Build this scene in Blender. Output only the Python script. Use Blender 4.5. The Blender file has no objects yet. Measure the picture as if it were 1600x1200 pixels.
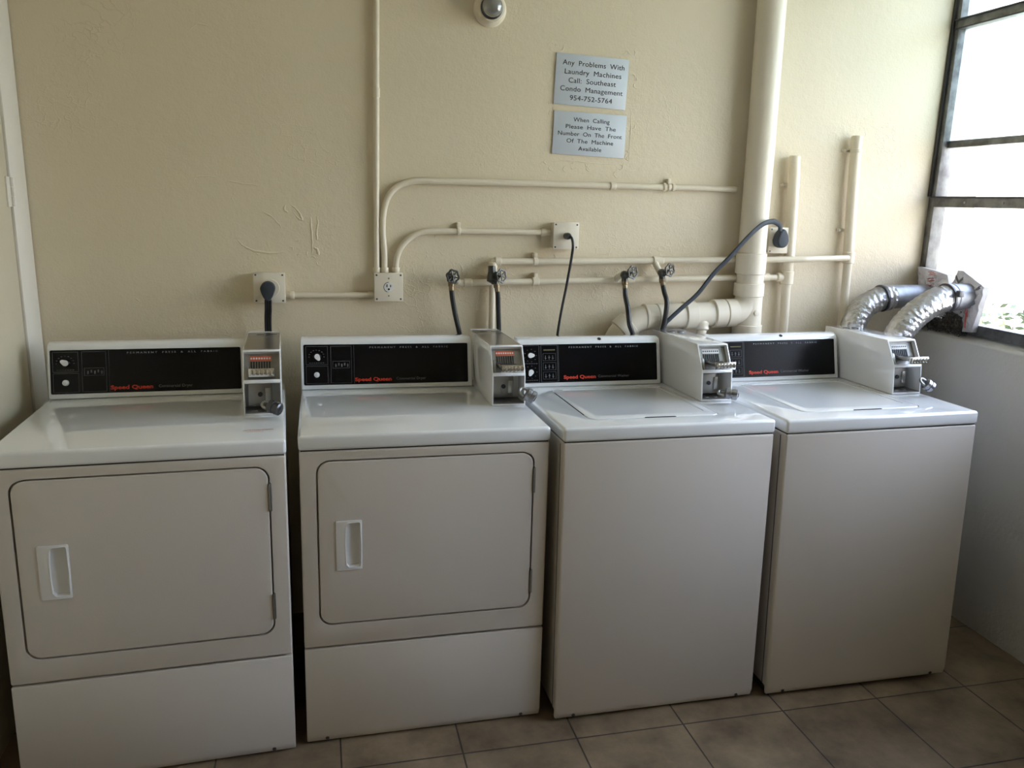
import bpy, bmesh, math, random
from mathutils import Vector, Matrix, noise
random.seed(7)
S = bpy.context.scene
C = S.collection
R = math.radians
PI = math.pi

# ------------------------------------------------------------------ camera
cam_d = bpy.data.cameras.new('camera')
cam = bpy.data.objects.new('camera', cam_d)
C.objects.link(cam)
S.camera = cam
cam_d.sensor_fit = 'HORIZONTAL'
cam_d.sensor_width = 36.0
cam_d.lens = 1257.575 / 1600 * 36.0
cam_d.clip_start = 0.02
YAW, PITCH, ROLL = R(13.3875), R(12.907), R(1.583)
F = Vector((math.sin(YAW)*math.cos(PITCH), math.cos(YAW)*math.cos(PITCH), -math.sin(PITCH)))
Rt = Vector((math.cos(YAW), -math.sin(YAW), 0))
Up = Rt.cross(F)
R2 = Rt*math.cos(ROLL) + Up*math.sin(ROLL)
U2 = -Rt*math.sin(ROLL) + Up*math.cos(ROLL)
mw = Matrix.Identity(4)
for i in range(3):
    mw[i][0] = R2[i]; mw[i][1] = U2[i]; mw[i][2] = -F[i]
mw[0][3], mw[1][3], mw[2][3] = 0.0, -2.84678, 1.52868
cam.matrix_world = mw

# ------------------------------------------------------------------ world, sun, portals, exposure
SKY, AZ_LO = 8.2, 0.10
W = bpy.data.worlds.new('world')
S.world = W
W.use_nodes = True
nt = W.node_tree
nt.nodes.clear()
wo = nt.nodes.new('ShaderNodeOutputWorld')
bg = nt.nodes.new('ShaderNodeBackground')
tc = nt.nodes.new('ShaderNodeTexCoord')
sx = nt.nodes.new('ShaderNodeSeparateXYZ')
rp = nt.nodes.new('ShaderNodeValToRGB')
rp.color_ramp.elements[0].position = 0.0
rp.color_ramp.elements[0].color = (0.78, 0.74, 0.70, 1)
rp.color_ramp.elements[1].position = 0.45
rp.color_ramp.elements[1].color = (0.95, 1.10, 1.50, 1)
nt.links.new(tc.outputs['Generated'], sx.inputs[0])
nt.links.new(sx.outputs['Z'], rp.inputs[0])
nt.links.new(rp.outputs[0], bg.inputs['Color'])
# sky shaped brightest towards +X, dimmed elsewhere to darken wall beside the window
az = nt.nodes.new('ShaderNodeMapRange')
az.inputs[1].default_value = 0.30; az.inputs[2].default_value = 0.97
az.inputs[3].default_value = AZ_LO; az.inputs[4].default_value = 1.0
az.interpolation_type = 'SMOOTHSTEP'
nt.links.new(sx.outputs['X'], az.inputs[0])
azm = nt.nodes.new('ShaderNodeMath'); azm.operation = 'MULTIPLY'
azm.inputs[1].default_value = SKY
nt.links.new(az.outputs[0], azm.inputs[0])
nt.links.new(azm.outputs[0], bg.inputs['Strength'])
nt.links.new(bg.outputs[0], wo.inputs['Surface'])

sun_d = bpy.data.lights.new('sun', 'SUN')
sun_d.energy = 20.0
sun_d.angle = R(0.6)
sun_d.color = (1.0, 0.93, 0.76)
sun = bpy.data.objects.new('sun', sun_d)
C.objects.link(sun)
sun.rotation_euler = Vector((0.75, 0.35, -0.9)).to_track_quat('-Z', 'Y').to_euler()

def portal(name, loc, direction, sx_, sy_):
    d = bpy.data.lights.new(name, 'AREA')
    d.shape = 'RECTANGLE'; d.size = sx_; d.size_y = sy_
    d.cycles.is_portal = True
    o = bpy.data.objects.new(name, d)
    C.objects.link(o)
    o.location = loc
    o.rotation_euler = Vector(direction).to_track_quat('-Z', 'Z').to_euler()
    return o
WIN_Y0, WIN_Y1 = -2.2, 0.0
portal('window_portal', (2.47, (WIN_Y0)/2, 1.82), (-1, 0, 0), -WIN_Y0, 1.5)

S.view_settings.view_transform = 'Standard'
S.view_settings.look = 'None'
S.view_settings.gamma = 1.0
S.view_settings.use_curve_mapping = False
S.view_settings.exposure = 0.80

# ------------------------------------------------------------------ materials
def mat(name, col, rough=0.5, metal=0.0, bump=None, noise_col=None, spec=0.5, coat=0.0, trans=None, emis=None):
    """bump = (scale, strength, detail); noise_col = (colour2, scale, lo, hi)"""
    m = bpy.data.materials.new(name)
    m.use_nodes = True
    n = m.node_tree
    b = n.nodes['Principled BSDF']
    b.inputs['Base Color'].default_value = (*col, 1)
    b.inputs['Roughness'].default_value = rough
    b.inputs['Metallic'].default_value = metal
    b.inputs['Specular IOR Level'].default_value = spec
    b.inputs['Coat Weight'].default_value = coat
    t = n.nodes.new('ShaderNodeTexCoord')
    if noise_col:
        c2, sc, lo, hi = noise_col
        nz = n.nodes.new('ShaderNodeTexNoise')
        nz.inputs['Scale'].default_value = sc
        nz.inputs['Detail'].default_value = 5
        n.links.new(t.outputs['Object'], nz.inputs['Vector'])
        mr = n.nodes.new('ShaderNodeMapRange')
        mr.inputs[1].default_value = lo; mr.inputs[2].default_value = hi
        n.links.new(nz.outputs['Fac'], mr.inputs[0])
        mx = n.nodes.new('ShaderNodeMix'); mx.data_type = 'RGBA'
        mx.inputs[6].default_value = (*col, 1); mx.inputs[7].default_value = (*c2, 1)
        n.links.new(mr.outputs[0], mx.inputs[0])
        n.links.new(mx.outputs[2], b.inputs['Base Color'])
    if bump:
        sc, st, det = bump
        nz = n.nodes.new('ShaderNodeTexNoise')
        nz.inputs['Scale'].default_value = sc
        nz.inputs['Detail'].default_value = det
        n.links.new(t.outputs['Object'], nz.inputs['Vector'])
        bp = n.nodes.new('ShaderNodeBump')
        bp.inputs['Strength'].default_value = st
        bp.inputs['Distance'].default_value = 0.004
        n.links.new(nz.outputs['Fac'], bp.inputs['Height'])
        n.links.new(bp.outputs[0], b.inputs['Normal'])
    return m

def wall_material(name, col, col2):
    m = mat(name, col, 0.42, noise_col=(col2, 1.3, 0.35, 0.7))
    n = m.node_tree
    b = n.nodes['Principled BSDF']
    t = n.nodes.new('ShaderNodeTexCoord')
    hs = []
    for sc, amp in ((140, 0.35), (38, 0.5), (9, 0.55)):
        nz = n.nodes.new('ShaderNodeTexNoise')
        nz.inputs['Scale'].default_value = sc
        nz.inputs['Detail'].default_value = 3
        n.links.new(t.outputs['Object'], nz.inputs['Vector'])
        mu = n.nodes.new('ShaderNodeMath'); mu.operation = 'MULTIPLY'
        mu.inputs[1].default_value = amp
        n.links.new(nz.outputs['Fac'], mu.inputs[0])
        hs.append(mu)
    # scattered scraped blisters of old paint
    vo = n.nodes.new('ShaderNodeTexVoronoi')
    vo.feature = 'DISTANCE_TO_EDGE'
    vo.inputs['Scale'].default_value = 16
    dn = n.nodes.new('ShaderNodeTexNoise'); dn.inputs['Scale'].default_value = 7
    dn.inputs['Detail'].default_value = 4
    va = n.nodes.new('ShaderNodeVectorMath'); va.operation = 'MULTIPLY_ADD'
    va.inputs[1].default_value = (0.35, 0.35, 0.35)
    n.links.new(t.outputs['Object'], dn.inputs['Vector'])
    n.links.new(dn.outputs['Color'], va.inputs[0])
    n.links.new(t.outputs['Object'], va.inputs[2])
    n.links.new(va.outputs[0], vo.inputs['Vector'])
    e = n.nodes.new('ShaderNodeMapRange')
    e.inputs[1].default_value = 0.0; e.inputs[2].default_value = 0.05
    e.inputs[3].default_value = 1.0; e.inputs[4].default_value = 0.0
    n.links.new(vo.outputs['Distance'], e.inputs[0])
    msk = n.nodes.new('ShaderNodeTexNoise'); msk.inputs['Scale'].default_value = 2.1
    msk.inputs['Detail'].default_value = 2
    n.links.new(t.outputs['Object'], msk.inputs['Vector'])
    mr = n.nodes.new('ShaderNodeMapRange')
    mr.inputs[1].default_value = 0.56; mr.inputs[2].default_value = 0.68
    n.links.new(msk.outputs['Fac'], mr.inputs[0])
    mm = n.nodes.new('ShaderNodeMath'); mm.operation = 'MULTIPLY'
    n.links.new(e.outputs[0], mm.inputs[0]); n.links.new(mr.outputs[0], mm.inputs[1])
    m2 = n.nodes.new('ShaderNodeMath'); m2.operation = 'MULTIPLY'; m2.inputs[1].default_value = 0.45
    n.links.new(mm.outputs[0], m2.inputs[0])
    hs.append(m2)
    acc = hs[0]
    for h in hs[1:]:
        a = n.nodes.new('ShaderNodeMath'); a.operation = 'ADD'
        n.links.new(acc.outputs[0], a.inputs[0]); n.links.new(h.outputs[0], a.inputs[1])
        acc = a
    bp = n.nodes.new('ShaderNodeBump')
    bp.inputs['Strength'].default_value = 0.55
    bp.inputs['Distance'].default_value = 0.004
    n.links.new(acc.outputs[0], bp.inputs['Height'])
    n.links.new(bp.outputs[0], b.inputs['Normal'])
    return m

def tile_material():
    m = bpy.data.materials.new('floor_tile')
    m.use_nodes = True
    n = m.node_tree; b = n.nodes['Principled BSDF']
    t = n.nodes.new('ShaderNodeTexCoord')
    mp = n.nodes.new('ShaderNodeMapping'); mp.vector_type = 'TEXTURE'
    mp.inputs['Location'].default_value = (0.689, -0.892, 0)
    mp.inputs['Rotation'].default_value = (0, 0, R(0.33))
    n.links.new(t.outputs['Object'], mp.inputs[0])
    br = n.nodes.new('ShaderNodeTexBrick')
    br.offset = 0; br.offset_frequency = 1; br.squash = 1
    br.inputs['Scale'].default_value = 1
    br.inputs['Brick Width'].default_value = 0.3361
    br.inputs['Row Height'].default_value = 0.3361
    br.inputs['Mortar Size'].default_value = 0.0028
    br.inputs['Mortar Smooth'].default_value = 0.3
    br.inputs['Color1'].default_value = (0.22, 0.165, 0.11, 1)
    br.inputs['Color2'].default_value = (0.18, 0.135, 0.09, 1)
    br.inputs['Mortar'].default_value = (0.045, 0.035, 0.03, 1)
    n.links.new(mp.outputs[0], br.inputs['Vector'])
    nz = n.nodes.new('ShaderNodeTexNoise'); nz.inputs['Scale'].default_value = 5.5
    nz.inputs['Detail'].default_value = 8; nz.inputs['Roughness'].default_value = 0.65
    n.links.new(t.outputs['Object'], nz.inputs['Vector'])
    cr = n.nodes.new('ShaderNodeValToRGB')
    cr.color_ramp.elements[0].position = 0.33; cr.color_ramp.elements[0].color = (0.55, 0.5, 0.45, 1)
    cr.color_ramp.elements[1].position = 0.68; cr.color_ramp.elements[1].color = (1.35, 1.3, 1.22, 1)
    n.links.new(nz.outputs['Fac'], cr.inputs[0])
    mx = n.nodes.new('ShaderNodeMix'); mx.data_type = 'RGBA'; mx.blend_type = 'MULTIPLY'
    mx.inputs[0].default_value = 1
    n.links.new(br.outputs['Color'], mx.inputs[6]); n.links.new(cr.outputs[0], mx.inputs[7])
    n.links.new(mx.outputs[2], b.inputs['Base Color'])
    b.inputs['Roughness'].default_value = 0.5
    iv = n.nodes.new('ShaderNodeMath'); iv.operation = 'SUBTRACT'; iv.inputs[0].default_value = 1
    n.links.new(br.outputs['Fac'], iv.inputs[1])
    ad = n.nodes.new('ShaderNodeMath'); ad.operation = 'MULTIPLY_ADD'; ad.inputs[1].default_value = 0.25
    n.links.new(nz.outputs['Fac'], ad.inputs[0]); n.links.new(iv.outputs[0], ad.inputs[2])
    bp = n.nodes.new('ShaderNodeBump'); bp.inputs['Distance'].default_value = 0.002
    bp.inputs['Strength'].default_value = 0.6
    n.links.new(ad.outputs[0], bp.inputs['Height']); n.links.new(bp.outputs[0], b.inputs['Normal'])
    return m

def glass_material(name, tint, gloss=0.06, haze=0.0):
    m = bpy.data.materials.new(name)
    m.use_nodes = True
    n = m.node_tree; n.nodes.clear()
    o = n.nodes.new('ShaderNodeOutputMaterial')
    tr = n.nodes.new('ShaderNodeBsdfTransparent'); tr.inputs[0].default_value = (*tint, 1)
    gl = n.nodes.new('ShaderNodeBsdfGlossy'); gl.inputs['Roughness'].default_value = 0.05
    tl = n.nodes.new('ShaderNodeBsdfTranslucent'); tl.inputs[0].default_value = (*tint, 1)
    m1 = n.nodes.new('ShaderNodeMixShader'); m1.inputs[0].default_value = haze
    m2 = n.nodes.new('ShaderNodeMixShader'); m2.inputs[0].default_value = gloss
    n.links.new(tr.outputs[0], m1.inputs[1]); n.links.new(tl.outputs[0], m1.inputs[2])
    n.links.new(m1.outputs[0], m2.inputs[1]); n.links.new(gl.outputs[0], m2.inputs[2])
    n.links.new(m2.outputs[0], o.inputs[0])
    return m

M = {}
M['wall'] = wall_material('cream_wall_paint', (0.72, 0.618, 0.452), (0.685, 0.592, 0.43))
M['wall_r'] = mat('white_grey_wall_paint', (0.62, 0.60, 0.56), 0.5, bump=(60, 0.4, 4))
M['pipe'] = mat('cream_pipe_paint', (0.73, 0.645, 0.50), 0.33, bump=(45, 0.35, 4))
M['pvc'] = mat('painted_drain_pipe', (0.73, 0.655, 0.53), 0.33, bump=(25, 0.2, 4))
M['box'] = mat('cream_box_paint', (0.74, 0.665, 0.54), 0.35, bump=(30, 0.2, 3))
M['ceil'] = mat('ceiling_paint', (0.80, 0.76, 0.66), 0.6, bump=(60, 0.4, 4))
M['tile'] = tile_material()
M['white'] = mat('white_enamel_lit', (0.78, 0.775, 0.77), 0.08, bump=(90, 0.012, 2), coat=1.0)  # lighter copy of the enamel, with the light on the tops in its colour
M['front'] = mat('white_enamel_shaded', (0.585, 0.525, 0.465), 0.38, bump=(420, 0.08, 2))  # same enamel, warm shade of the fronts mixed into its colour
M['cream_pl'] = mat('white_plastic', (0.72, 0.70, 0.68), 0.35)
M['black'] = mat('black_panel', (0.004, 0.004, 0.005), 0.2, spec=0.22)
M['dark'] = mat('gap_shade', (0.02, 0.018, 0.016), 0.8)  # near-black colour stands in for the shade inside seams and slots
M['legend'] = mat('grey_legend', (0.10, 0.10, 0.11), 0.5)
M['type'] = mat('grey_type_lettering', (0.17, 0.17, 0.18), 0.5)
M['dots'] = mat('pale_lettering', (0.30, 0.31, 0.32), 0.5)
M['yel'] = mat('faded_yellow_lettering', (0.18, 0.15, 0.06), 0.5)
M['red'] = mat('red_lettering', (0.75, 0.05, 0.02), 0.5)
M['redlab'] = mat('orange_red_label', (0.62, 0.13, 0.06), 0.45)
M['steel'] = mat('brushed_steel', (0.42, 0.41, 0.39), 0.28, 1.0, bump=(120, 0.1, 3))
M['steel_d'] = mat('dull_steel', (0.30, 0.29, 0.27), 0.42, 0.9, bump=(80, 0.2, 3))
M['chrome'] = mat('chrome', (0.75, 0.75, 0.74), 0.15, 1.0)
M['lock'] = mat('dark_lock_metal', (0.10, 0.10, 0.11), 0.35, 0.8)
M['pad'] = mat('padlock_steel', (0.28, 0.28, 0.30), 0.3, 0.9)
M['rubber'] = mat('black_rubber', (0.012, 0.012, 0.013), 0.38)
M['grey_rub'] = mat('blue_grey_rubber', (0.038, 0.044, 0.054), 0.65, spec=0.3)
M['brass'] = mat('aged_brass', (0.30, 0.24, 0.15), 0.4, 0.8, noise_col=((0.2, 0.14, 0.08), 60, 0.4, 0.6))
M['valve'] = mat('dark_valve_metal', (0.07, 0.07, 0.065), 0.35, 0.7, bump=(60, 0.4, 3))
M['sign'] = mat('sign_plate', (0.56, 0.60, 0.65), 0.3)
M['ink'] = mat('black_ink', (0.01, 0.01, 0.012), 0.5)
M['foil'] = mat('aluminium_foil', (0.66, 0.66, 0.68), 0.30, 1.0, bump=(70, 1.0, 4))
def add_dust(m, col):
    # settled dust on the upward side
    n = m.node_tree; b = n.nodes['Principled BSDF']
    g = n.nodes.new('ShaderNodeNewGeometry'); sp = n.nodes.new('ShaderNodeSeparateXYZ')
    n.links.new(g.outputs['Normal'], sp.inputs[0])
    mr = n.nodes.new('ShaderNodeMapRange'); mr.inputs[1].default_value = 0.25; mr.inputs[2].default_value = 0.95
    n.links.new(sp.outputs['Z'], mr.inputs[0])
    d = n.nodes.new('ShaderNodeBsdfDiffuse'); d.inputs[0].default_value = (*col, 1)
    mx = n.nodes.new('ShaderNodeMixShader'); out = n.nodes['Material Output']
    n.links.new(mr.outputs[0], mx.inputs[0]); n.links.new(b.outputs[0], mx.inputs[1]); n.links.new(d.outputs[0], mx.inputs[2])
    n.links.new(mx.outputs[0], out.inputs['Surface'])
add_dust(M['foil'], (0.27, 0.245, 0.22))
M['galv'] = mat('galvanised_duct', (0.36, 0.37, 0.40), 0.5, 0.7, noise_col=((0.28, 0.29, 0.31), 30, 0.4, 0.6))
M['wrap'] = mat('crumpled_insulation_wrap', (0.74, 0.73, 0.73), 0.35, 0.0, bump=(50, 1.0, 5), noise_col=((0.56, 0.53, 0.52), 18, 0.45, 0.62))
def add_translucency(m, fac, col):
    n = m.node_tree
    out = n.nodes['Material Output']; b = n.nodes['Principled BSDF']
    tl = n.nodes.new('ShaderNodeBsdfTranslucent'); tl.inputs[0].default_value = (*col, 1)
    mx = n.nodes.new('ShaderNodeMixShader'); mx.inputs[0].default_value = fac
    n.links.new(b.outputs[0], mx.inputs[1]); n.links.new(tl.outputs[0], mx.inputs[2])
    n.links.new(mx.outputs[0], out.inputs['Surface'])
add_translucency(M['wrap'], 0.4, (0.42, 0.40, 0.39))
M['alu'] = mat('weathered_window_metal', (0.20, 0.20, 0.20), 0.45, 0.7, bump=(40, 0.4, 4), noise_col=((0.10, 0.10, 0.10), 20, 0.4, 0.65))
M['alu_d'] = mat('dark_window_seal', (0.035, 0.034, 0.033), 0.6)
M['glass'] = glass_material('clear_pane', (0.97, 0.985, 0.98))
M['glass_g'] = glass_material('dusty_green_pane', (0.84, 0.92, 0.90), 0.08, 0.3)
M['bulb'] = mat('smoky_lamp_glass', (0.26, 0.26, 0.25), 0.16, 0.45, coat=1.0)
M['trim'] = mat('white_trim_paint', (0.76, 0.71, 0.63), 0.4, bump=(30, 0.3, 3))
M['door'] = mat('cream_door_paint', (0.63, 0.56, 0.42), 0.4, bump=(30, 0.3, 3))
M['ground'] = mat('pale_concrete', (0.62, 0.60, 0.56), 0.8, bump=(10, 0.4, 5))
M['leaf'] = mat('bright_leaf', (0.17, 0.22, 0.10), 0.5)
M['twig'] = mat('twig', (0.18, 0.12, 0.07), 0.7)
M['debris'] = mat('dry_debris', (0.05, 0.043, 0.035), 0.85, bump=(90, 1.0, 5), noise_col=((0.14, 0.12, 0.09), 70, 0.5, 0.6))

# ------------------------------------------------------------------ mesh helpers
def obj(name, bm, m, parent=None, smooth=True, label=None):
    me = bpy.data.meshes.new(name)
    bmesh.ops.recalc_face_normals(bm, faces=bm.faces[:])
    bm.to_mesh(me); bm.free()
    ms = m if isinstance(m, (list, tuple)) else [m]
    for k in ms:
        me.materials.append(k)
    if smooth:
        for p in me.polygons:
            p.use_smooth = True
        me.set_sharp_from_angle(angle=R(35))
    o = bpy.data.objects.new(name, me)
    C.objects.link(o)
    if parent:
        o.parent = parent
    if label:
        o['label'] = label
    return o

def thing(name, label, cat, loc=(0, 0, 0), rot=(0, 0, 0), group=None):
    o = bpy.data.objects.new(name, None)
    o.empty_display_size = 0.05
    C.objects.link(o)
    o.location = loc; o.rotation_euler = rot
    o['label'] = label; o['category'] = cat
    if group: o['group'] = group
    return o

def tag(o, label, cat, group=None, kind=None):
    o['label'] = label; o['category'] = cat
    if group: o['group'] = group
    if kind: o['kind'] = kind
    return o

def struct(name, bm, m, parent=None, smooth=False):
    o = obj(name, bm, m, parent, smooth)
    if not parent:
        o['kind'] = 'structure'
    return o

def B():
    return bmesh.new()

def bev(bm, geom_edges, w, seg=2):
    if w > 0:
        bmesh.ops.bevel(bm, geom=geom_edges, offset=w, offset_type='OFFSET', segments=seg, profile=0.5, affect='EDGES', clamp_overlap=True)

def box(bm, x0, x1, y0, y1, z0, z1, w=0.0, seg=2, mi=0):
    t = bmesh.new()
    vs = [t.verts.new((x, y, z)) for x in (x0, x1) for y in (y0, y1) for z in (z0, z1)]
    for f in ((0, 1, 3, 2), (4, 6, 7, 5), (0, 4, 5, 1), (2, 3, 7, 6), (0, 2, 6, 4), (1, 5, 7, 3)):
        t.faces.new([vs[i] for i in f])
    if w: bev(t, t.edges[:], w, seg)
    merge(bm, t, mi)
    return bm

def merge(bm, t, mi=0, mtx=None):
    if mtx is not None:
        bmesh.ops.transform(t, matrix=mtx, verts=t.verts[:])
    vm = {}
    for v in t.verts:
        vm[v] = bm.verts.new(v.co)
    for f in t.faces:
        try:
            nf = bm.faces.new([vm[v] for v in f.verts])
            nf.material_index = mi if mi else f.material_index
        except ValueError:
            pass
    t.free()

def prism(bm, pts, a0, a1, axis='x', w=0.0, seg=2, mi=0):
    """pts 2-D outline extruded along axis. axis x: pts=(y,z); axis y: pts=(x,z); axis z: pts=(x,y)"""
    t = bmesh.new()
    def co(p, a):
        if axis == 'x': return (a, p[0], p[1])
        if axis == 'y': return (p[0], a, p[1])
        return (p[0], p[1], a)
    v0 = [t.verts.new(co(p, a0)) for p in pts]
    v1 = [t.verts.new(co(p, a1)) for p in pts]
    n = len(pts)
    t.faces.new(v0); t.faces.new(v1[::-1])
    for i in range(n):
        t.faces.new([v0[i], v0[(i+1) % n], v1[(i+1) % n], v1[i]])
    bmesh.ops.recalc_face_normals(t, faces=t.faces[:])
    if w:
        es = [e for e in t.edges if len(e.link_faces) == 2 and e.calc_face_angle(0) > R(25)]
        bev(t, es, w, seg)
    merge(bm, t, mi)
    return bm

def rrect(x0, x1, z0, z1, r, n=6):
    pts = []
    for cx, cz, a0 in ((x1-r, z0+r, -90), (x1-r, z1-r, 0), (x0+r, z1-r, 90), (x0+r, z0+r, 180)):
        for k in range(n+1):
            a = R(a0 + 90*k/n)
            pts.append((cx+r*math.cos(a), cz+r*math.sin(a)))
    return pts

def circ(cx, cz, r, n=24):
    return [(cx+r*math.cos(2*PI*k/n), cz+r*math.sin(2*PI*k/n)) for k in range(n)]

def smooth_path(pts, sub=6):
    P = [Vector(p) for p in pts]
    if len(P) < 3:
        return P
    P = [2*P[0]-P[1]] + P + [2*P[-1]-P[-2]]
    out = []
    for i in range(1, len(P)-2):
        p0, p1, p2, p3 = P[i-1:i+3]
        for k in range(sub):
            t = k/sub
            out.append(0.5*((2*p1)+(-p0+p2)*t+(2*p0-5*p1+4*p2-p3)*t*t+(-p0+3*p1-3*p2+p3)*t**3))
    out.append(P[-2])
    return out

def fillet(pts, r, n=6):
    """straight runs with round bends of radius r"""
    P = [Vector(p) for p in pts]
    out = [P[0]]
    for i in range(1, len(P)-1):
        a, b, c = P[i-1], P[i], P[i+1]
        u = (a-b).normalized(); v = (c-b).normalized()
        rr = min(r, (a-b).length*0.49, (c-b).length*0.49)
        s, e = b+u*rr, b+v*rr
        for k in range(n+1):
            t = k/n
            out.append(s*(1-t)**2 + b*2*t*(1-t) + e*t*t)
    out.append(P[-1])
    return out

def tube(bm, path, r, seg=14, cap=True, sx=1.0, sy=1.0, refv=None, mi=0):
    """r number or list/func of index; sx/sy flatten the section"""
    P = [Vector(p) for p in path]
    n = len(P)
    T = []
    for i in range(n):
        a = P[max(i-1, 0)]; b = P[min(i+1, n-1)]
        d = (b-a)
        T.append(d.normalized() if d.length > 1e-9 else Vector((0, 0, 1)))
    ref = Vector(refv) if refv else (Vector((0, 0, 1)) if abs(T[0].z) < 0.9 else Vector((0, 1, 0)))
    nrm = (ref - T[0]*ref.dot(T[0])).normalized()
    rings = []
    for i in range(n):
        nrm = (nrm - T[i]*nrm.dot(T[i])).normalized()
        bn = T[i].cross(nrm)
        rr = r(i) if callable(r) else (r[i] if isinstance(r, (list, tuple)) else r)
        rings.append([bm.verts.new(P[i] + nrm*math.cos(2*PI*k/seg)*rr*sx + bn*math.sin(2*PI*k/seg)*rr*sy) for k in range(seg)])
    for i in range(n-1):
        for k in range(seg):
            f = bm.faces.new([rings[i][k], rings[i][(k+1) % seg], rings[i+1][(k+1) % seg], rings[i+1][k]])
            f.material_index = mi
    if cap:
        f = bm.faces.new(rings[0][::-1]); f.material_index = mi
        f = bm.faces.new(rings[-1]); f.material_index = mi
    return bm

def lathe(bm, prof, origin, axis, seg=24, mi=0):
    """prof: list of (distance along axis, radius)"""
    o = Vector(origin); a = Vector(axis).normalized()
    ref = Vector((0, 0, 1)) if abs(a.z) < 0.9 else Vector((1, 0, 0))
    u = (ref-a*ref.dot(a)).normalized(); v = a.cross(u)
    rings = []
    for d, r in prof:
        if r < 1e-6:
            rings.append([bm.verts.new(o+a*d)])
        else:
            rings.append([bm.verts.new(o+a*d+u*math.cos(2*PI*k/seg)*r+v*math.sin(2*PI*k/seg)*r) for k in range(seg)])
    for i in range(len(rings)-1):
        A, Bq = rings[i], rings[i+1]
        for k in range(seg):
            k2 = (k+1) % seg
            if len(A) == 1 and len(Bq) == 1: continue
            if len(A) == 1: f = bm.faces.new([A[0], Bq[k2], Bq[k]])
            elif len(Bq) == 1: f = bm.faces.new([A[k], A[k2], Bq[0]])
            else: f = bm.faces.new([A[k], A[k2], Bq[k2], Bq[k]])
            f.material_index = mi
    if len(rings[0]) > 1:
        f = bm.faces.new(rings[0][::-1]); f.material_index = mi
    if len(rings[-1]) > 1:
        f = bm.faces.new(rings[-1]); f.material_index = mi
    return bm

def cut(target, *cutters):
    """subtract meshes (bmesh) from target object, baked into its mesh"""
    tmp = []
    for c in cutters:
        me = bpy.data.meshes.new('cut')
        bmesh.ops.recalc_face_normals(c, faces=c.faces[:])
        c.to_mesh(me); c.free()
        o = bpy.data.objects.new('cut', me)
        C.objects.link(o)
        md = target.modifiers.new('b', 'BOOLEAN')
        md.operation = 'DIFFERENCE'; md.solver = 'EXACT'; md.object = o
        tmp.append(o)
    par = target.parent
    target.parent = None
    dg = bpy.context.evaluated_depsgraph_get()
    dg.update()
    me = bpy.data.meshes.new_from_object(target.evaluated_get(dg))
    old = target.data
    target.modifiers.clear()
    target.data = me
    me.name = old.name if old.users == 0 else target.name
    target.parent = par
    for o in tmp:
        d = o.data
        bpy.data.objects.remove(o); bpy.data.meshes.remove(d)
    for p in me.polygons: p.use_smooth = True
    me.set_sharp_from_angle(angle=R(35))
    return target

def text_geo(s, width, height=None, space_word=1.0, space_char=1.0, bold=0.0, thick=0.0004):
    """lettering as (list of verts (u,v,d), faces) centred on 0,0, exact width; height = full bbox height scale of capitals"""
    cu = bpy.data.curves.new('t', 'FONT')
    cu.body = s
    cu.space_word = space_word
    cu.space_character = space_char
    cu.offset = bold
    cu.extrude = 0.001
    cu.resolution_u = 3
    o = bpy.data.objects.new('t', cu)
    C.objects.link(o)
    dg = bpy.context.evaluated_depsgraph_get()
    me = bpy.data.meshes.new_from_object(o.evaluated_get(dg))
    vs = [tuple(v.co) for v in me.vertices]
    fs = [tuple(p.vertices) for p in me.polygons]
    bpy.data.objects.remove(o); bpy.data.curves.remove(cu); bpy.data.meshes.remove(me)
    x0 = min(v[0] for v in vs); x1 = max(v[0] for v in vs)
    cap = 0.70
    kx = width/(x1-x0)
    ky = (height/cap) if height else kx
    return [((v[0]-(x0+x1)/2)*kx, (v[1]-cap/2)*ky, (1 if v[2] > 0 else 0)*thick) for v in vs], fs

def add_text(bm, geo, place):
    vs, fs = geo
    bv = [bm.verts.new(place(*v)) for v in vs]
    for f in fs:
        try: bm.faces.new([bv[i] for i in f])
        except ValueError: pass

# ------------------------------------------------------------------ room shell
XL, XR, XW = -0.90, 2.344, 2.372
YB, YF, ZC = 0.0, -4.2, 2.62
bm = B(); box(bm, XL-0.12, XR+0.25, YF-0.12, 0.12, -0.1, 0.0)
struct('floor', bm, M['tile'])
bm = B(); box(bm, XL-0.12, XR+0.25, YF-0.12, 0.12, ZC, ZC+0.1)
struct('ceiling', bm, M['ceil'])
bm = B(); box(bm, XL-0.12, XR+0.25, 0.0, 0.12, 0.0, ZC)
wb = struct('wall_back', bm, M['wall'])
# left wall
bm = B(); box(bm, XL-0.12, XL, YF, 0.0, 0.0, ZC)
struct('wall_left', bm, M['wall'])
# right wall: low wall with sloped sill, band above window, pier at the front end
bm = B()
prism(bm, [(XR, 0.0), (XR, 1.050), (XR+0.004, 1.056), (XW+0.03, 1.078), (XR+0.20, 1.078), (XR+0.20, 0.0)], YF, 0.0, 'y', 0.002)
struct('wall_right', bm, M['wall_r'], smooth=True)
bm = B(); box(bm, XW-0.02, XW+0.172, YF, 0.0, 2.52, ZC)
struct('wall_right_lintel', bm, M['wall'])
bm = B(); box(bm, XW-0.02, XW+0.172, YF, WIN_Y0, 1.078, 2.52)
struct('wall_right_pier', bm, M['wall'])
# wall behind the viewpoint
bm = B(); box(bm, XL-0.12, XR+0.25, YF-0.12, YF, 0.0, ZC)
struct('wall_front', bm, M['wall'])
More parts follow.
